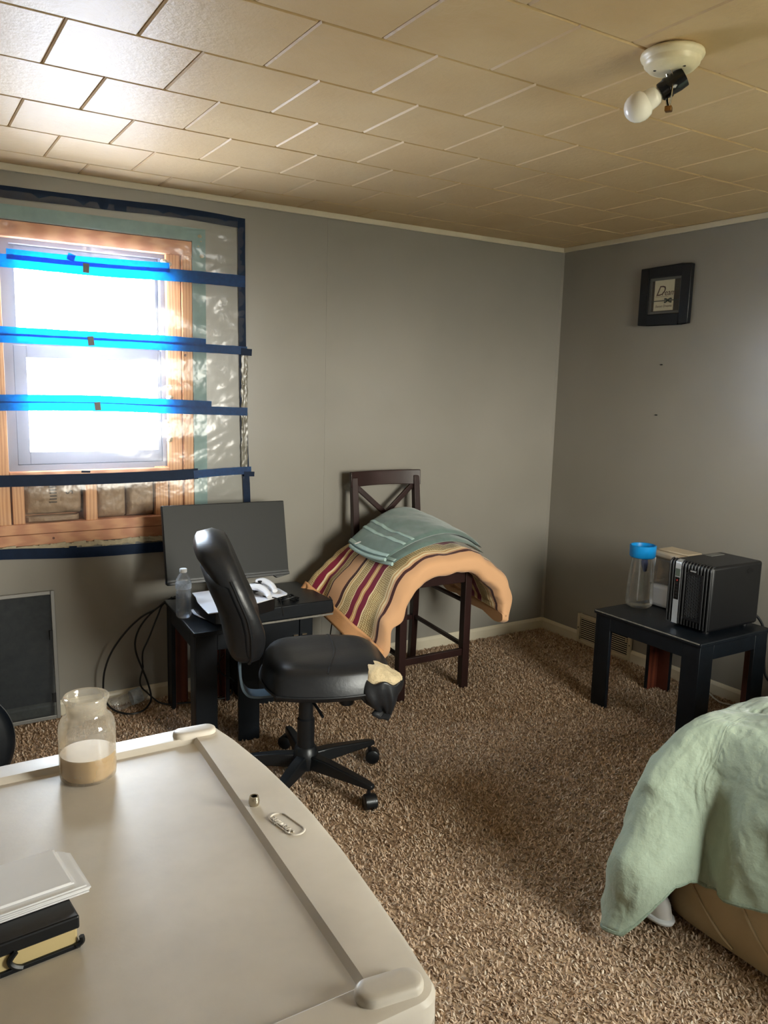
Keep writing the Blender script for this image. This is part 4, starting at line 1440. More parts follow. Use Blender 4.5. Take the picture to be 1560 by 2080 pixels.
# curved top rail
lps = []
for k_ in range(13):
    u_ = k_ / 12
    x = lerp(SX0 - .004, SX1 + .004, u_)
    yy = BY + .022 + .026 * (1 - (2 * u_ - 1) ** 2)
    zt, zb_ = .998, .922 + .006 * (1 - (2 * u_ - 1) ** 2)
    lps.append([Vector((x, yy - .011, zb_)), Vector((x, yy + .009, zb_)), Vector((x, yy + .013, zt)), Vector((x, yy - .007, zt))])
MB().loft(lps).build('top_rail', ES, xc, bevel=.003, smooth=30)
bar('cross_slat', (SX0 + .03, BY + .026, .925), (SX1 - .05, BY + .010, .66), .026, .014)
bar('cross_slat', (SX1 - .03, BY + .032, .925), (SX0 + .05, BY + .012, .66), .026, .014)

# ------------------------------------------------------------------ comforter and blanket on that chair
ARCH = [(-1.672, .472), (-1.622, .535), (-1.565, .592), (-1.49, .645), (-1.40, .693), (-1.28, .732), (-1.14, .745), (-1.01, .718), (-.90, .655), (-.825, .565), (-.795, .47), (-.825, .385), (-.875, .372)]
arch = cat([(a, 0, b) for a, b in ARCH], 10)


def arch_at(u):
    f_ = u * (len(arch) - 1)
    i = min(int(f_), len(arch) - 2)
    p_ = arch[i].lerp(arch[i + 1], f_ - i)
    t_ = (arch[min(i + 2, len(arch) - 1)] - arch[max(i - 1, 0)]).normalized()
    return p_, Vector((-t_.z, 0, t_.x))


CY0, CY1 = -.655, -.135     # front, back
TH = .098


def comf(u, w):
    """w runs round the cross-section: 0..0.5 outer face front->back, 0.5..1 inner face back->front"""
    p_, n_ = arch_at(u)
    a_ = w * 2 * math.pi
    # superellipse section: y half-length, n half-thickness
    ca, sa = math.cos(a_), math.sin(a_)
    ey_ = abs(ca) ** .32 * (1 if ca >= 0 else -1)
    en_ = abs(sa) ** .55 * (1 if sa >= 0 else -1)
    yc, yh = (CY0 + CY1) / 2, (CY1 - CY0) / 2
    y = yc - ey_ * yh
    v_ = (y - CY0) / (CY1 - CY0)
    # the left end hangs lower and further left at the front
    le = max(0, 1 - u / .36)
    re = max(0, 1 - (1 - u) / .2)
    dz = -.120 * (1 - v_) * le ** 1.1 + .010 * v_ * le - .062 * (1 - v_) ** 1.2
    dx = (.100 * (1 - v_)) * le
    th = TH * .5 * (.62 + .38 * (1 - max(le, re)))
    th *= 1 + .18 * nz3(u * 3, v_ * 2, 1, 2)
    q = p_ + n_ * (en_ * th - TH * .5)
    pu = .016 * nz3(q.x, y, q.z, 7) + .008 * nz3(q.x + 3, y, q.z, 19)
    pu += (.016 * math.sin(v_ * 21) * le + .012 * math.sin(v_ * 17) * re) + .030 * le * nz3(u * 8, v_ * 5, 6, 1) + .020 * (1 - v_) ** 3 * nz3(u * 13, v_ * 3, 9, 1)
    q = q + n_ * pu
    return (q.x + dx, y + .012 * nz3(u * 4, 1, 2, 2) - .02 * le * math.sin(u * 9), q.z + dz)


mb = MB()
NU, NW = 90, 96
def _uv(u, w):
    a_ = w * 2 * math.pi
    ca = math.cos(a_)
    ey_ = abs(ca) ** .32 * (1 if ca >= 0 else -1)
    v_ = (1 - ey_) / 2
    # front roll is plain peach, stripes start on the outer face
    return (u * 2.2, min(.999, max(0, v_)))
mb.grid(comf, NU, NW, uvfn=_uv)
comforter = thing('comforter', 'thick tan comforter with burgundy and gold stripes draped over the cross-back chair', 'comforter', (-1.2, -.4, .603))
cm = mb.build('quilt', M['comforter'], comforter, smooth=70, flip=True)
for uu in (0, 1):
    c_ = MB()
    ring = [Vector(comf(uu, k_ / NW)) for k_ in range(NW)]
    ce = sum(ring, Vector()) / NW
    c_.add(ring + [ce], [(k_, (k_ + 1) % NW, NW) for k_ in range(NW)])
    c_.build('end_fold', P('peach_cotton', (206, 160, 116), .8, var=.08, bump=.4, bscale=200), comforter, smooth=60)
# gathered peach hem along the left end
def hem(u, v):
    b_ = Vector(comf(.012, lerp(.02, .48, u)))
    o_ = Vector((-.014 - .018 * v, -.010, -.052 * v)) + Vector((.014 * math.sin(u * 34) * v, .010 * math.cos(u * 27) * v, .010 * math.sin(u * 23) * v))
    return tuple(b_ + o_ + Vector((.014, 0, .02)))
lab(MB().grid(hem, 70, 6).build('hem', P('peach_hem', (206, 152, 104), .8, var=.1, bump=.4, bscale=200), comforter, smooth=80, solid=.008), 'gathered plain peach hem')


ARCH_Z = sorted((p_.x, p_.z) for p_ in arch if p_.z > .48)


def top_z(x, y=-.135):
    return interp(ARCH_Z, x) - .062 * (1 - min(1, max(0, (y - CY0) / (CY1 - CY0)))) ** 1.2


bk = thing('folded_blanket', 'teal folded blanket with pale satin bands lying on top of the comforter', 'blanket', (-1.2, -.4, .75))
# quadrilateral footprint on the comforter: left-back, left-front, right-front, right-back
Q = [Vector((-1.505, -.235, 0)), Vector((-1.475, -.575, 0)), (Vector((-.862, -.520, 0))), Vector((-.93, -.150, 0))]


def foot(u, v):
    a = Q[1].lerp(Q[2], u)
    b = Q[0].lerp(Q[3], u)
    return a.lerp(b, v)


def layer(z0, th, u0, u1, v0, v1, name, mat, seed, fold_r=True, n=34):
    def pt(s, t, top):
        S_, T_ = sq(s, t, .12)
        u_ = lerp(u0, u1, (S_ + 1) / 2)
        v_ = lerp(v0, v1, (T_ + 1) / 2)
        f_ = foot(u_, v_)
        zz = top_z(f_.x, f_.y) + .014 + z0
        e_ = max(0, (1 - abs(s) ** 8) * (1 - abs(t) ** 8))
        w_ = .007 * nz3(f_.x + seed, f_.y, 0, 9) + .004 * nz3(f_.x, f_.y + seed, 0, 24)
        hump = .030 * math.exp(-((u_ - .55) / .3) ** 2) * v_
        if top:
            z = zz + th * (.5 + .5 * e_ ** .4) + w_ * e_ + hump
        else:
            z = zz + th * (.5 - .5 * e_ ** .4) + hump
        return (f_.x, f_.y, z)
    return MB().pillow(lambda s, t: pt(s, t, True), lambda s, t: pt(s, t, False), n).build(name, mat, bk, smooth=70), pt


l1, f1 = layer(.000, .022, .035, .97, -.02, .97, 'lower_fold', M['teal_cloth'], 2)
l2, f2 = layer(.024, .026, .0, 1.0, .06, 1.0, 'upper_fold', M['teal_cloth'], 7)


def band(pt, s0, w, mat, name, dz=.0022, t0=-.97, t1=.97, par=bk):
    def g(u, v):
        s_ = s0 + w * (u - .5)
        t_ = lerp(t0, t1, v)
        q_ = pt(s_, t_, True)
        return (q_[0], q_[1], q_[2] + dz)
    return MB().grid(g, 3, 40).build(name, mat, par, smooth=80, flip=True, solid=.001)


band(f2, -.66, .055, M['teal_light'], 'satin_band', par=l2)
band(f2, -.50, .055, M['teal_light'], 'satin_band', par=l2)
band(f2, -.965, .05, M['teal_light'], 'satin_band', par=l2)
band(f1, -.965, .05, M['teal_light'], 'satin_band', par=l1)
# rounded open fold at the left front
MB().tube([Vector(f1(-1, t_, True)) + Vector((-.004, -.002, -.006)) for t_ in np.linspace(-.95, .6, 18)], .0085, 8).build('edge_binding', M['teal_light'], bk)
MB().tube([Vector(f2(-1, t_, True)) + Vector((-.003, -.002, -.006)) for t_ in np.linspace(-.95, .8, 18)], .0085, 8).build('edge_binding', M['teal_light'], bk)
qq_ = Vector(f2(-.95, .55, True))
MB().box(qq_ + Vector((0, -.01, .004)), (.03, .012, .002), (0, -.3, -.1)).build('care_tag', M['white_label'], bk, smooth=0)

# ------------------------------------------------------------------ things on the right end table
TZ = .445
jr = thing('feeder_bottle', 'tall clear plastic bottle with a wide blue lid on the end table', 'bottle', (-.395, -1.035, TZ))
jc = Vector((-.395, -1.035, TZ))
MB().lathe([(.0, .003), (.046, .0), (.056, .006), (.060, .02), (.060, .06), (.057, .12), (.050, .19), (.044, .232), (.043, .240)], jc, 32, caps=(False, False)).build('body', M['pet_thick'], jr, smooth=60)
MB().lathe([(.047, .229), (.052, .230), (.057, .236), (.059, .285), (.055, .287), (.051, .285), (.048, .250), (.0, .249)], jc, 32, caps=(True, False)).build('lid', M['blue_lid'], jr, smooth=50)
MB().tube([jc + Vector((.0, -.01, .248)), jc + Vector((.004, -.012, .20)), jc + Vector((.008, -.014, .165))], [.014, .015, .007], 10).build('valve', P('dark_blue_plastic', (40, 60, 120), .4), jr)
MB().tube([jc + Vector((.012, .02, .24)), jc + Vector((.012, .02, .02))], .003, 6).build('tube', M['matte_white'], jr)

fd = thing('pet_feeder', 'white and clear plastic container with beige lid between the bottle and heater', 'container', (-.27, -1.10, TZ))
fx0, fx1, fy0, fy1 = -.331, -.195, -1.235, -1.03
MB().bx(fx0, fx1, fy0, fy1, TZ, TZ + .105).build('base', M['matte_white'], fd, bevel=.018, seg=3)
MB().bx(fx0 + .008, fx1 - .008, fy0 + .01, fy1 - .01, TZ + .106, TZ + .225).build('tank', M['smoke_clear'], fd, bevel=.008)
for y_ in (fy0 + .05, fy1 - .012):
    MB().bx(fx0 + .004, fx0 + .010, y_ - .010, y_ + .010, TZ + .105, TZ + .228).build('rib', M['matte_white'], fd, smooth=0)
MB().bx(fx0, fx1, fy0, fy1, TZ + .226, TZ + .258).build('lid', M['beige_plastic'], fd, bevel=.012, seg=3)
MB().bx(fx0 + .02, fx1 - .02, fy0 + .02, fy1 - .02, TZ + .258, TZ + .266).build('lid_panel', M['beige_plastic'], fd, bevel=.004)

# black cube heater
ht = thing('space_heater', 'black cube heater with a silver control strip on the end table', 'heater', (-.34, -1.37, TZ))
hx0, hx1, hy0, hy1, hz0, hz1 = -.512, -.176, -1.484, -1.276, TZ + .012, TZ + .283
MB().bx(hx0 + .004, hx1, hy0, hy1, hz0, hz1).build('case', M['plastic_black'], ht, bevel=.012, seg=3)
for x_ in (hx0 + .04, hx1 - .04):
    for y_ in (hy0 + .035, hy1 - .035):
        MB().lathe([(.014, 0), (.014, .014)], (x_, y_, TZ), 14).build('foot', M['plastic_black'], ht)
# vertical fins that wrap over the front's top edge
n_f = 14
for k_ in range(n_f):
    y_ = lerp(hy1 - .006, hy0 + .006, k_ / (n_f - 1))
    if hy1 - .062 < y_ < hy1 - .032:
        continue
    hide = hy0 + .045 < y_ < hy1 - .085
    fz0 = hz1 - .040 if hide else hz0 + .006
    pts = [(hx0 + .022, y_, hz1 + .0015), (hx0 + .010, y_, hz1 - .001), (hx0 + .002, y_, hz1 - .010), (hx0, y_, hz1 - .022), (hx0, y_, fz0)]
    MB().tube(pts, .0042, 6).build('fin', M['plastic_black'], ht)
    if hide:
        MB().tube([(hx0, y_, hz0 + .030), (hx0, y_, hz0 + .006)], .0042, 6).build('fin', M['plastic_black'], ht)
sy0, sy1 = hy1 - .062, hy1 - .034
st = cat([(hx0 + .020, 0, hz1 + .003), (hx0 + .004, 0, hz1 - .002), (hx0 - .003, 0, hz1 - .016), (hx0 - .003, 0, hz1 - .10), (hx0 - .003, 0, hz0 + .10), (hx0 - .003, 0, hz0 + .004)], 5)
strip = MB().loft([[Vector((q.x, sy0, q.z)), Vector((q.x, sy1, q.z)), Vector((q.x + .004, sy1, q.z)), Vector((q.x + .004, sy0, q.z))] for q in st]).build('control_strip', M['silver'], ht, smooth=60)
MB().bx(hx0 - .0045, hx0 - .003, sy0 + .003, sy1 - .003, hz1 - .066, hz1 - .034).build('display', M['lcd'], strip, smooth=0)
MB().bx(hx0 - .0045, hx0 - .003, sy0 + .003, sy1 - .003, hz1 - .165, hz1 - .070).build('button_panel', M['chrome_black'], strip, smooth=0)
for k_ in range(5):
    MB().bx(hx0 - .006, hx0 - .0045, sy0 + .008, sy1 - .008, hz1 - .158 + k_ * .014, hz1 - .148 + k_ * .014).build('button', M['plastic_black'], strip, smooth=0)
MB().bx(hx0 - .006, hx0 - .0045, sy0 + .011, sy1 - .011, hz1 - .086, hz1 - .080).build('indicator', M['red'], strip, smooth=0)
gy0, gy1 = hy0 + .040, hy1 - .080
gf = MB()
gf.bx(hx0 - .001, hx0 + .006, gy0, gy0 + .006, hz0 + .032, hz1 - .040).bx(hx0 - .001, hx0 + .006, gy1 - .006, gy1, hz0 + .032, hz1 - .040)
gf.bx(hx0 - .001, hx0 + .006, gy0 + .006, gy1 - .006, hz0 + .032, hz0 + .040).bx(hx0 - .001, hx0 + .006, gy0 + .006, gy1 - .006, hz1 - .048, hz1 - .040)
grille = gf.build('grille', M['plastic_black'], ht, smooth=0)
lz = MB()
for zz in np.arange(hz0 + .048, hz1 - .054, .0135):
    for kk, yy in enumerate(np.arange(gy0 + .014, gy1 - .008, .0115)):
        z_ = zz + (.0065 if kk % 2 else 0)
        lz.lathe([(.0062, 0), (.0062, .003), (.0048, .003), (.0048, 0)], (hx0 + .0045, yy, z_), 6, Matrix.Rotation(R(-90), 3, 'Y'), caps=(False, False))
lz.build('lattice', P('grey_lattice', (52, 54, 56), .4), grille, smooth=0)
badge = MB().bx(hx0 - .0052, hx0 - .0040, (gy0 + gy1) / 2 - .020, (gy0 + gy1) / 2 + .020, hz1 - .0365, hz1 - .0245).build('badge', M['plastic_black'], ht, smooth=0)
for k_ in range(6):
    MB().box((hx0 - .0056, (gy0 + gy1) / 2 + .0125 - k_ * .0045, hz1 - .0305), (.0008, .0030, .0055), (.2, 0, 0)).build('badge_mark', M['silver'], badge, smooth=0)
MB().lathe([(.014, 0), (.012, -.003), (.0, -.004)], (hx0 + .25, hy0 - .0005, hz1 - .035), 16, Matrix.Rotation(R(90), 3, 'X') @ Matrix.Diagonal((1.6, .8, 1))).build('hand_grip', M['chrome_black'], ht)
MB().bx(hx0 + .20, hx0 + .29, hy1 - .055, hy1 - .02, hz1 - .001, hz1 + .0012).build('top_label', M['clip'], ht, smooth=0)
cable('heater_cord', [[-.178, -1.40, .50], [-.145, -1.40, .505], [-.10, -1.42, .47], [-.065, -1.44, .42], [-.055, -1.455, .35], [-.055, -1.46, .25], [-.058, -1.48, .19], [-.06, -1.54, .15], [-.05, -1.62, .016], [-.05, -1.75, .016]], .006, 'thick black heater cord hanging behind the end table')
cable('extension_cord', [[-.03, -1.10, .016], [-.051, -1.2, .016], [-.085, -1.26, .016], [-.098, -1.30, .016], [-.08, -1.34, .016], [-.045, -1.37, .016], [-.03, -1.5, .016]], .0035, 'thin white cord lying on the carpet under the heater table', M['white_cable'])

# ------------------------------------------------------------------ bed
BX0, BX1, BYF, BYN = -1.552, -.03, -2.130, -4.12
bed = thing('bed', 'low bed with a cream quilted box spring showing under its sage bedspread', 'bed', (-.8, -3.1, 0))


def bs_pt(s, t):
    pass


bs = MB()
loops = []
for z, ins in ((.014, .012), (.04, .004), (.10, .0), (.20, .0), (.235, .006), (.25, .03)):
    lp = []
    for k_ in range(80):
        a_ = 2 * math.pi * k_ / 80
        ca, sa = math.cos(a_), math.sin(a_)
        x = (BX0 + BX1) / 2 + ((BX1 - BX0) / 2 - ins) * abs(ca) ** .07 * (1 if ca > 0 else -1)
        y = (BYF + BYN) / 2 + ((BYF - BYN) / 2 - ins) * abs(sa) ** .07 * (1 if sa > 0 else -1)
        lp.append(Vector((x, y, z)))
    loops.append(lp)
bs.loft(loops)
bs.build('box_spring', M['bed_cream'], bed, smooth=60)
# diagonal quilting cords on the visible end
for k_ in range(7):
    y_ = -2.20 - k_ * .16
    MB().tube(cat([(BX0 - .001, y_, .225), (BX0 - .002, y_ - .04, .14), (BX0 - .001, y_ - .12, .06), (BX0 + .003, y_ - .17, .03)], 5), .0035, 6).build('quilt_cord', M['bed_cream'], bed)
loops = []
for z, ins in ((.252, .04), (.27, .012), (.30, .004), (.44, .004), (.47, .02), (.485, .06)):
    lp = []
    for k_ in range(64):
        a_ = 2 * math.pi * k_ / 64
        ca, sa = math.cos(a_), math.sin(a_)
        x = (BX0 + BX1) / 2 + .004 + ((BX1 - BX0) / 2 - ins - .05) * abs(ca) ** .16 * (1 if ca > 0 else -1)
        y = (BYF + BYN) / 2 + ((BYF - BYN) / 2 - ins - .05) * abs(sa) ** .16 * (1 if sa > 0 else -1)
        lp.append(Vector((x, y, z)))
    loops.append(lp)
MB().loft(loops).build('mattress', M['bed_cream'], bed, smooth=60)

# bedspread: flat on top, rounded over the edge, hanging; the corner flares out to the floor
sp = thing('bedspread', 'sage green quilted bedspread hanging over the bed corner to the carpet', 'bedspread', (-.9, -2.9, .50))
ZT = .598
CX, CYB = BX0 + .15, BYF - .15          # centre of the corner rounding


def drape(rr, th):
    """rr: cloth distance outward from the rounding centre line, th: direction (pi = left, pi/2 = far)"""
    Rr = .15
    # rounding then fall
    L0 = Rr * 1.5
    slope = R(3)
    amax = math.pi / 2 - slope
    if rr < Rr * amax / 1.0:
        a_ = rr / Rr
        return Rr * math.sin(a_), ZT - Rr * (1 - math.cos(a_))
    h0, z0 = Rr * math.sin(amax), ZT - Rr * (1 - math.cos(amax))
    d_ = rr - Rr * amax
    return h0 + d_ * math.sin(slope), z0 - d_ * math.cos(slope)


def drape_corner(rr):
    ph = min(1.0, rr / .78) * math.pi / 2
    return .40 * math.sin(ph), ZT - .580 * (1 - math.cos(ph))


def hem_r(th, y=None):
    """hanging length by direction"""
    deg = math.degrees(th)
    return interp([(90, .66), (115, .73), (132, .76), (142, .745), (150, .66), (160, .56), (170, .52), (180, .51)], deg)


def wr(q, amp=1.0):
    x, y, z = q
    d_ = .018 * nz3(x, y, z, 5) + .011 * nz3(x + 2, y, z, 11) + .016 * (.3 - abs(nz3(x * 1.3, y * .8 + 3, z * .7, 8))) + .007 * (.3 - abs(nz3(x * 1.6 + 9, y, z * .6, 19)))
    return d_ * amp


def spread_pt(i, v):
    """i in 0..1 walks: along left edge from camera side to the corner, round the corner, along the far edge; v outward"""
    if i < .5:
        y = lerp(-4.0, CYB, (i / .5) ** .65)
        th = math.pi
        base = Vector((CX, y, 0))
        hr = interp([(-4.0, .44), (-2.75, .46), (-2.5, .475), (-2.35, .50), (CYB, .52)], y)
        fold = (.030 * math.sin((y - CYB) * 13 + 2.6) - .045 * math.exp(-((y - CYB + .03) / .05) ** 2)) * min(1, .4 + (CYB - y) / .12)
    elif i < .75:
        f_ = (i - .5) / .25
        th = lerp(math.pi, math.pi / 2, f_)
        base = Vector((CX, CYB, 0))
        hr = hem_r(th)
        fold = 0
    else:
        f_ = (i - .75) / .25
        x = lerp(CX, -.06, f_)
        th = math.pi / 2
        base = Vector((x, CYB, 0))
        hr = lerp(.60, .55, f_)
        fold = .02 * math.sin((x - CX) * 14) * min(1, (x - CX) / .1)
    rr = hr * v
    hd, z = drape(rr, th)
    if .5 <= i < .75:
        cn_ = math.exp(-((th - R(136)) / R(27)) ** 2)
        h2_, z2_ = drape_corner(rr)
        hd, z = lerp(hd, h2_, cn_), lerp(z, z2_, cn_)
    # turn the corner drape towards the left so the flap stands out from the bed's end
    th2 = th
    if .5 <= i < .75:
        f_ = (i - .5) / .25
        th2 = th + R(28) * math.sin(math.pi * f_) * min(1, v * 1.2)
    d_ = Vector((math.cos(th2), math.sin(th2), 0))
    fade = max(0, (v - .35) / .65)
    p_ = base + d_ * (hd + fold * fade)
    p_.z = max(.012 + .01 * nz3(p_.x, p_.y, 0, 20), z)
    w_ = wr(p_, 1.0)
    if v < .45:
        p_.z += w_ * (1.0) + .012 * math.sin(p_.x * 9 + 2) * math.sin(p_.y * 7) * (1 - v)
    else:
        p_ += d_ * w_ * 1.4
    return tuple(p_)


spm = MB()
spm.grid(lambda u, v: spread_pt(u, v), 200, 80, uvfn=lambda u, v: (u * 3.2, v * .62))
# flat top behind the rounding lines
def top_pt(u, v):
    x = lerp(CX, -.06, u)
    y = lerp(-4.0, CYB, (1 - v) ** .65)
    z = ZT + wr((x, y, ZT), 1.0) + .012 * math.sin(x * 9 + 2) * math.sin(y * 7)
    return (x, y, z)
spm.grid(top_pt, 50, 100, uvfn=lambda u, v: (u * 1.4, v * 1.8 + 3))
cover = spm.build('cover', M['spread'], sp, smooth=80, flip=True, solid=.012)
cover.data.materials.append(M['spread_under'])
cover.modifiers['thickness'].material_offset = 0
# stitched rolled hem
hp = [Vector(spread_pt(lerp(.0, .80, k_ / 160), 1.0)) for k_ in range(161)]
MB().tube(hp, .0075, 8).build('hem', P('sage_rolled_hem', (132, 146, 128), .7, var=.2, vscale=160, bump=.6, bscale=260), sp)
# quilted channel seams pressed into the top
for pts in ([(-1.36, -2.40), (-1.30, -2.30), (-1.20, -2.34), (-1.05, -2.30), (-.9, -2.34)], [(-1.40, -2.62), (-1.25, -2.55), (-1.05, -2.58), (-.85, -2.54)]):
    c_ = cat([(a, b, 0) for a, b in pts], 8)
    MB().tube([Vector((q.x, q.y, ZT + wr((q.x, q.y, ZT)) + .012 * math.sin(q.x * 9 + 2) * math.sin(q.y * 7) + .006)) for q in c_], .0018, 6).build('stitch_line', M['spread'], sp)

# white cloth shoe peeking out from behind the box spring corner
sh = thing('white_shoe', 'white shoe partly hidden behind the cream box spring corner', 'shoe', (-1.585, -2.12, .012))
def shoe_pt(s, t, top):
    S_, T_ = sq(s, t, .4)
    e_ = max(0, (1 - abs(s) ** 2.5) * (1 - abs(t) ** 2.5))
    d1 = Vector((.10, .99, 0)).normalized()
    d2 = Vector((.99, -.10, 0))
    p_ = Vector((-1.592, -2.135, .030)) + d1 * .085 * S_ + d2 * .030 * T_
    p_.z = .034 + (.055 * e_ ** .5 * (1 - .35 * S_) if top else -.014 * e_ ** .3)
    return tuple(p_)
MB().pillow(lambda s, t: shoe_pt(s, t, 1), lambda s, t: shoe_pt(s, t, 0), 18).build('upper', M['carton'], sh, smooth=60)
so = [Vector(shoe_pt(math.cos(a_) / max(abs(math.cos(a_)), abs(math.sin(a_))), math.sin(a_) / max(abs(math.cos(a_)), abs(math.sin(a_))), 0)) - Vector((0, 0, .008)) for a_ in np.linspace(0, 2 * math.pi, 40)]
MB().tube(so, .008, 8).build('sole', M['white_label'], sh)

# ------------------------------------------------------------------ storage cabinet in the foreground
CZ = .864
cab = thing('storage_cabinet', 'off-white moulded plastic storage cabinet in the foreground', 'cabinet', (-3.12, -2.57, 0))


def bowx(y):
    """x of the bowed front at y"""
    return interp([(-2.915, -2.893), (-2.887, -2.884), (-2.836, -2.875), (-2.75, -2.864), (-2.664, -2.854), (-2.574, -2.848), (-2.50, -2.846), (-2.413, -2.848), (-2.31, -2.857), (-2.264, -2.865), (-2.235, -2.874)], y)


YA, YB, XB = -2.915, -2.234, -3.345
def outline(ins, rad=.028):
    pts = []
    ya, yb = YA + ins, YB - ins
    # far-front corner, near-front corner rounded
    n_ = 24
    for k_ in range(n_ + 1):
        y = lerp(yb - rad, ya + rad, k_ / n_)
        pts.append((bowx(y) - ins, y))
    xr = bowx(ya + rad) - ins
    for k_ in range(1, 7):
        a_ = R(90 * k_ / 6)
        pts.append((xr - rad * (1 - math.cos(a_)), ya + rad * (1 - math.sin(a_))))
    pts += [(XB + ins + rad, ya)]
    for k_ in range(1, 6):
        a_ = R(90 * k_ / 6)
        pts.append((XB + ins + rad * (1 - math.sin(a_)), ya + rad * (1 - math.cos(a_))))
    pts += [(XB + ins, yb - rad)]
    for k_ in range(1, 6):
        a_ = R(90 * k_ / 6)
        pts.append((XB + ins + rad * (1 - math.cos(a_)), yb - rad * (1 - math.sin(a_))))
    xr = bowx(yb - rad) - ins
    for k_ in range(0, 6):
        a_ = R(90 * k_ / 6)
        pts.append((xr - rad * (1 - math.sin(a_)), yb - rad * (1 - math.cos(a_))))
    return pts


body = MB().loft([[Vector((x, y, z)) for x, y in outline(i_)] for i_, z in ((.004, 0), (.004, CZ - .030))])
body.build('body', M['cabinet'], cab, smooth=30)
# top: rim, then sunken panel
tp = []
for i_, z in ((.0, CZ - .030), (.0, CZ - .008), (.003, CZ - .0025), (.009, CZ)):
    tp.append([Vector((x, y, z)) for x, y in outline(i_)])
inner = outline(.009)
def inset2(ins, extra_front):
    return [(min(x, -2.911 - extra_front), min(max(y, -2.872 + ins), -2.280 - ins)) for x, y in inner]
tp.append([Vector((min(x, -2.909 - .035 * max(0, (-2.30 - y) / .57)), min(max(y, -2.870), -2.279), CZ)) for x, y in inner])
tp.append([Vector((min(x, -2.915 - .035 * max(0, (-2.30 - y) / .57)), min(max(y, -2.862), -2.288), CZ - .007)) for x, y in inner])
MB().loft(tp, True, (False, True)).build('lid', M['cabinet'], cab, smooth=30)
# door gap under the lid on the bowed front
MB().loft([[Vector((bowx(y) - .002, y, .03)), Vector((bowx(y) + .004, y, .03)), Vector((bowx(y) + .004, y, CZ - .034)), Vector((bowx(y) - .002, y, CZ - .034))] for y in np.linspace(YA + .02, YB - .02, 20)]).build('door', M['cabinet'], cab, smooth=30)


def pad(cx_, cy_, a_, hl, hw, hh):
    d1 = Vector((math.cos(a_), math.sin(a_), 0))
    d2 = Vector((-math.sin(a_), math.cos(a_), 0))
    lps_ = []
    for f_, z in ((1., -.002), (1.0, hh * .45), (.93, hh * .8), (.8, hh), (.4, hh * 1.06)):
        lp = []
        for k_ in range(40):
            t_ = 2 * math.pi * k_ / 40
            px = (hl - hw) * (1 if math.cos(t_) > 0 else -1) + hw * f_ * math.cos(t_)
            py = hw * f_ * math.sin(t_)
            lp.append(Vector((cx_, cy_, CZ + z)) + d1 * px + d2 * py)
        lps_.append(lp)
    return MB().loft(lps_).build('hinge_cap', M['cabinet'], cab, smooth=50)


pad(-2.907, -2.268, R(-4), .034, .0155, .0075)
pad(-2.931, -2.887, R(-8), .034, .0165, .0085)
# moulded nameplate
lgc = Vector((-2.8925, -2.581, CZ))
ly = Vector((.010, -.055, 0)).normalized()
lx = Vector((-ly.y, ly.x, 0))
ring = []
for k_ in range(48):
    t_ = 2 * math.pi * k_ / 48
    ring.append(lgc + ly * (.018 * (1 if math.cos(t_) > 0 else -1) + .0115 * math.cos(t_)) + lx * (.0115 * math.sin(t_)))
MB().tube(ring + [ring[0]], .0016, 6).build('nameplate_rim', M['cabinet'], cab)
text_part('Sterilite', 'nameplate_lettering', M['cabinet'], cab, .0145, frame_m(lgc - lx * .0035 + Vector((0, 0, .0003)), -ly, -lx), .0022, .2, 'CENTER')

# glass jar with cream wax
jar = thing('glass_jar', 'open glass jar half full of pale yellow liquid on the white cabinet', 'jar', (-3.079, -2.317, CZ - .007))
jj = Vector((-3.079, -2.317, CZ - .007))
rj = .0385
MB().lathe([(.0, .002), (rj * .85, .0), (rj * .98, .004), (rj, .012), (rj, .074), (rj * .97, .082), (rj * .88, .089), (rj * .76, .092), (rj * .71, .096), (rj * .70, .104), (rj * .73, .110), (rj * .77, .114), (rj * .81, .117), (rj * .81, .1195), (rj * .77, .121), (rj * .69, .120), (rj * .64, .113), (rj * .63, .100), (rj * .66, .094)], jj, 48, caps=(False, False)).build('glass', M['jar_glass'], jar, smooth=50)
MB().lathe([(.0, .004), (rj * .84, .004), (rj * .95, .009), (rj * .955, .038), (.0, .0385)], jj, 40, caps=(False, False)).build('liquid', M['wax'], jar, smooth=40)

# steel nut
nut = thing('steel_nut', 'small shiny steel nut standing on the white cabinet beside its nameplate', 'nut', (-2.910, -2.517, CZ))
nn_ = Vector((-2.910, -2.517, CZ))
MB().lathe([(.0045, .0), (.0062, .0), (.0072, .0025), (.0074, .006), (.0066, .009), (.0060, .0125), (.0042, .0125), (.0038, .004)], nn_, 24, caps=(False, False)).build('ring', M['nickel'], nut, smooth=50)
MB().lathe([(.0041, .0005), (.0041, .0045)], nn_, 16).build('bore', M['dark_hole'], nut)

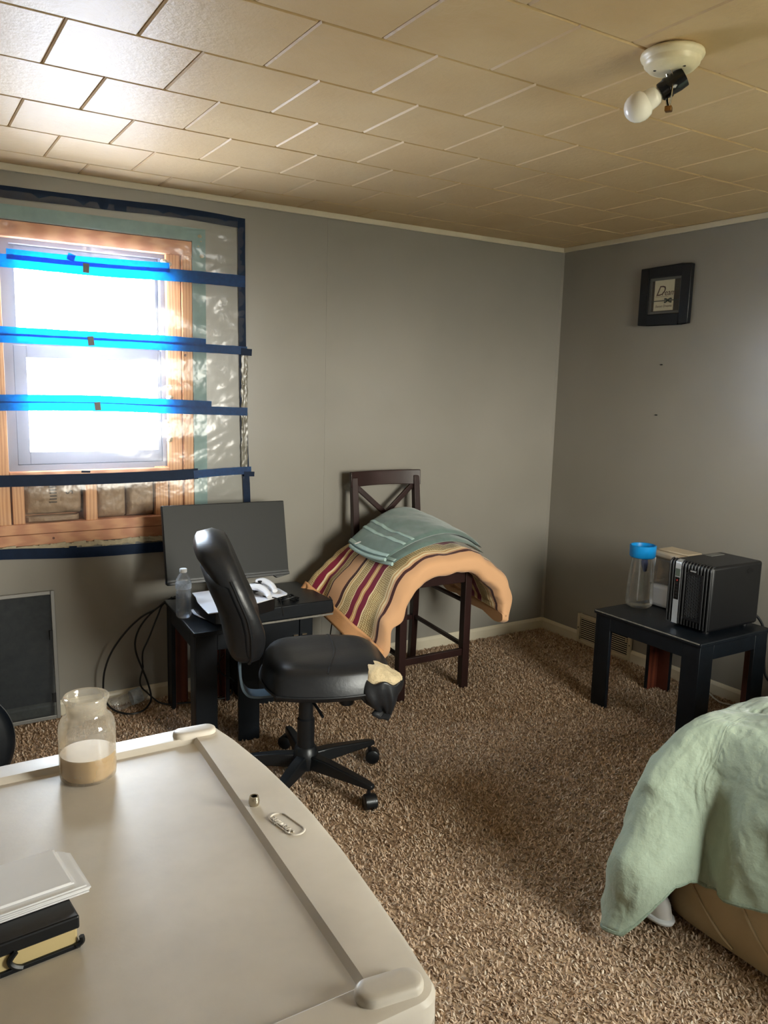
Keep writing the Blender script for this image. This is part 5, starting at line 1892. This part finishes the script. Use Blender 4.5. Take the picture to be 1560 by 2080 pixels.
# paper stack on a black cut-out holder
pz = CZ - .007
d1 = Vector((.9725, -.105, 0)).normalized()
hl = thing('letter_holder', 'black cut-out holder around a cream box on the white cabinet', 'holder', (-3.24, -2.66, pz))
hA = Vector((-3.162, -2.676, 0))        # front right corner
hx = Vector((-.985, -.10, 0)).normalized()
hy = Vector((-hx.y, hx.x, 0)) * -1       # away from the camera
if hy.y < 0:
    hy = -hy
def hpt(a, b, z):
    return hA + hx * a + hy * b + Vector((0, 0, pz + z))
def hbox(a0, a1, b0, b1, z0, z1):
    return [hpt(a0, b0, z0), hpt(a1, b0, z0), hpt(a1, b1, z0), hpt(a0, b1, z0)], [hpt(a0, b0, z1), hpt(a1, b0, z1), hpt(a1, b1, z1), hpt(a0, b1, z1)]
MB().loft(hbox(.002, .16, .002, .055, .002, .026)).build('box', M['cream_card'], hl, bevel=.002, smooth=0)
MB().loft(hbox(.0, .162, .0, .057, .0205, .0345)).build('top_band', M['frame_black'], hl, bevel=.002, smooth=0)
MB().loft(hbox(.0, .162, -.001, .057, .0, .005)).build('bottom_band', M['frame_black'], hl, bevel=.001, smooth=0)
for pts in ([(.055, .003), (.062, .007), (.066, .014), (.060, .022)], [(.075, .003), (.09, .006), (.105, .013), (.125, .015), (.16, .013)], [(.005, .003), (-.001, .006), (-.001, .012)]):
    MB().tube([hpt(q.x, -.0005, q.y) for q in cat([(a, b, 0) for a, b in pts], 6)], .0028, 6).build('cut_out', M['frame_black'], hl)
st_ = thing('envelope_stack', 'stack of white envelopes lying on the black holder', 'envelopes', (-3.2, -2.61, pz + .035))
pA = Vector((-3.144, -2.643, 0))
eb = .078
for k_, (da, db, L_, rot_) in enumerate(((.002, .0, .19, 0.), (.001, .001, .19, .006), (.0, .0, .19, -.008), (.004, .002, .19, .01), (.014, .010, .19, .0), (.017, .009, .19, .004))):
    z0 = pz + .0352 + k_ * .0021
    hx2 = (Matrix.Rotation(rot_, 3, 'Z') @ hx)
    hy2 = Vector((hx2.y, -hx2.x, 0))
    if hy2.y < 0:
        hy2 = -hy2
    base = pA + hx2 * da + hy2 * db
    w_ = eb - (.006 if k_ > 3 else 0)
    lo = [base, base + hx2 * L_, base + hx2 * L_ + hy2 * w_, base + hy2 * w_ + hx2 * .006, base + hy2 * (w_ - .006)]
    if k_ > 3:
        lo = [base, base + hx2 * L_, base + hx2 * L_ + hy2 * w_, base + hy2 * w_ + hx2 * .001, base + hy2 * (w_ - .001)]
    MB().loft([[q + Vector((0, 0, z0)) for q in lo], [q + Vector((0, 0, z0 + .0017)) for q in lo]]).build('envelope', M['paper'], st_, smooth=0)

bpy.context.view_layer.update()
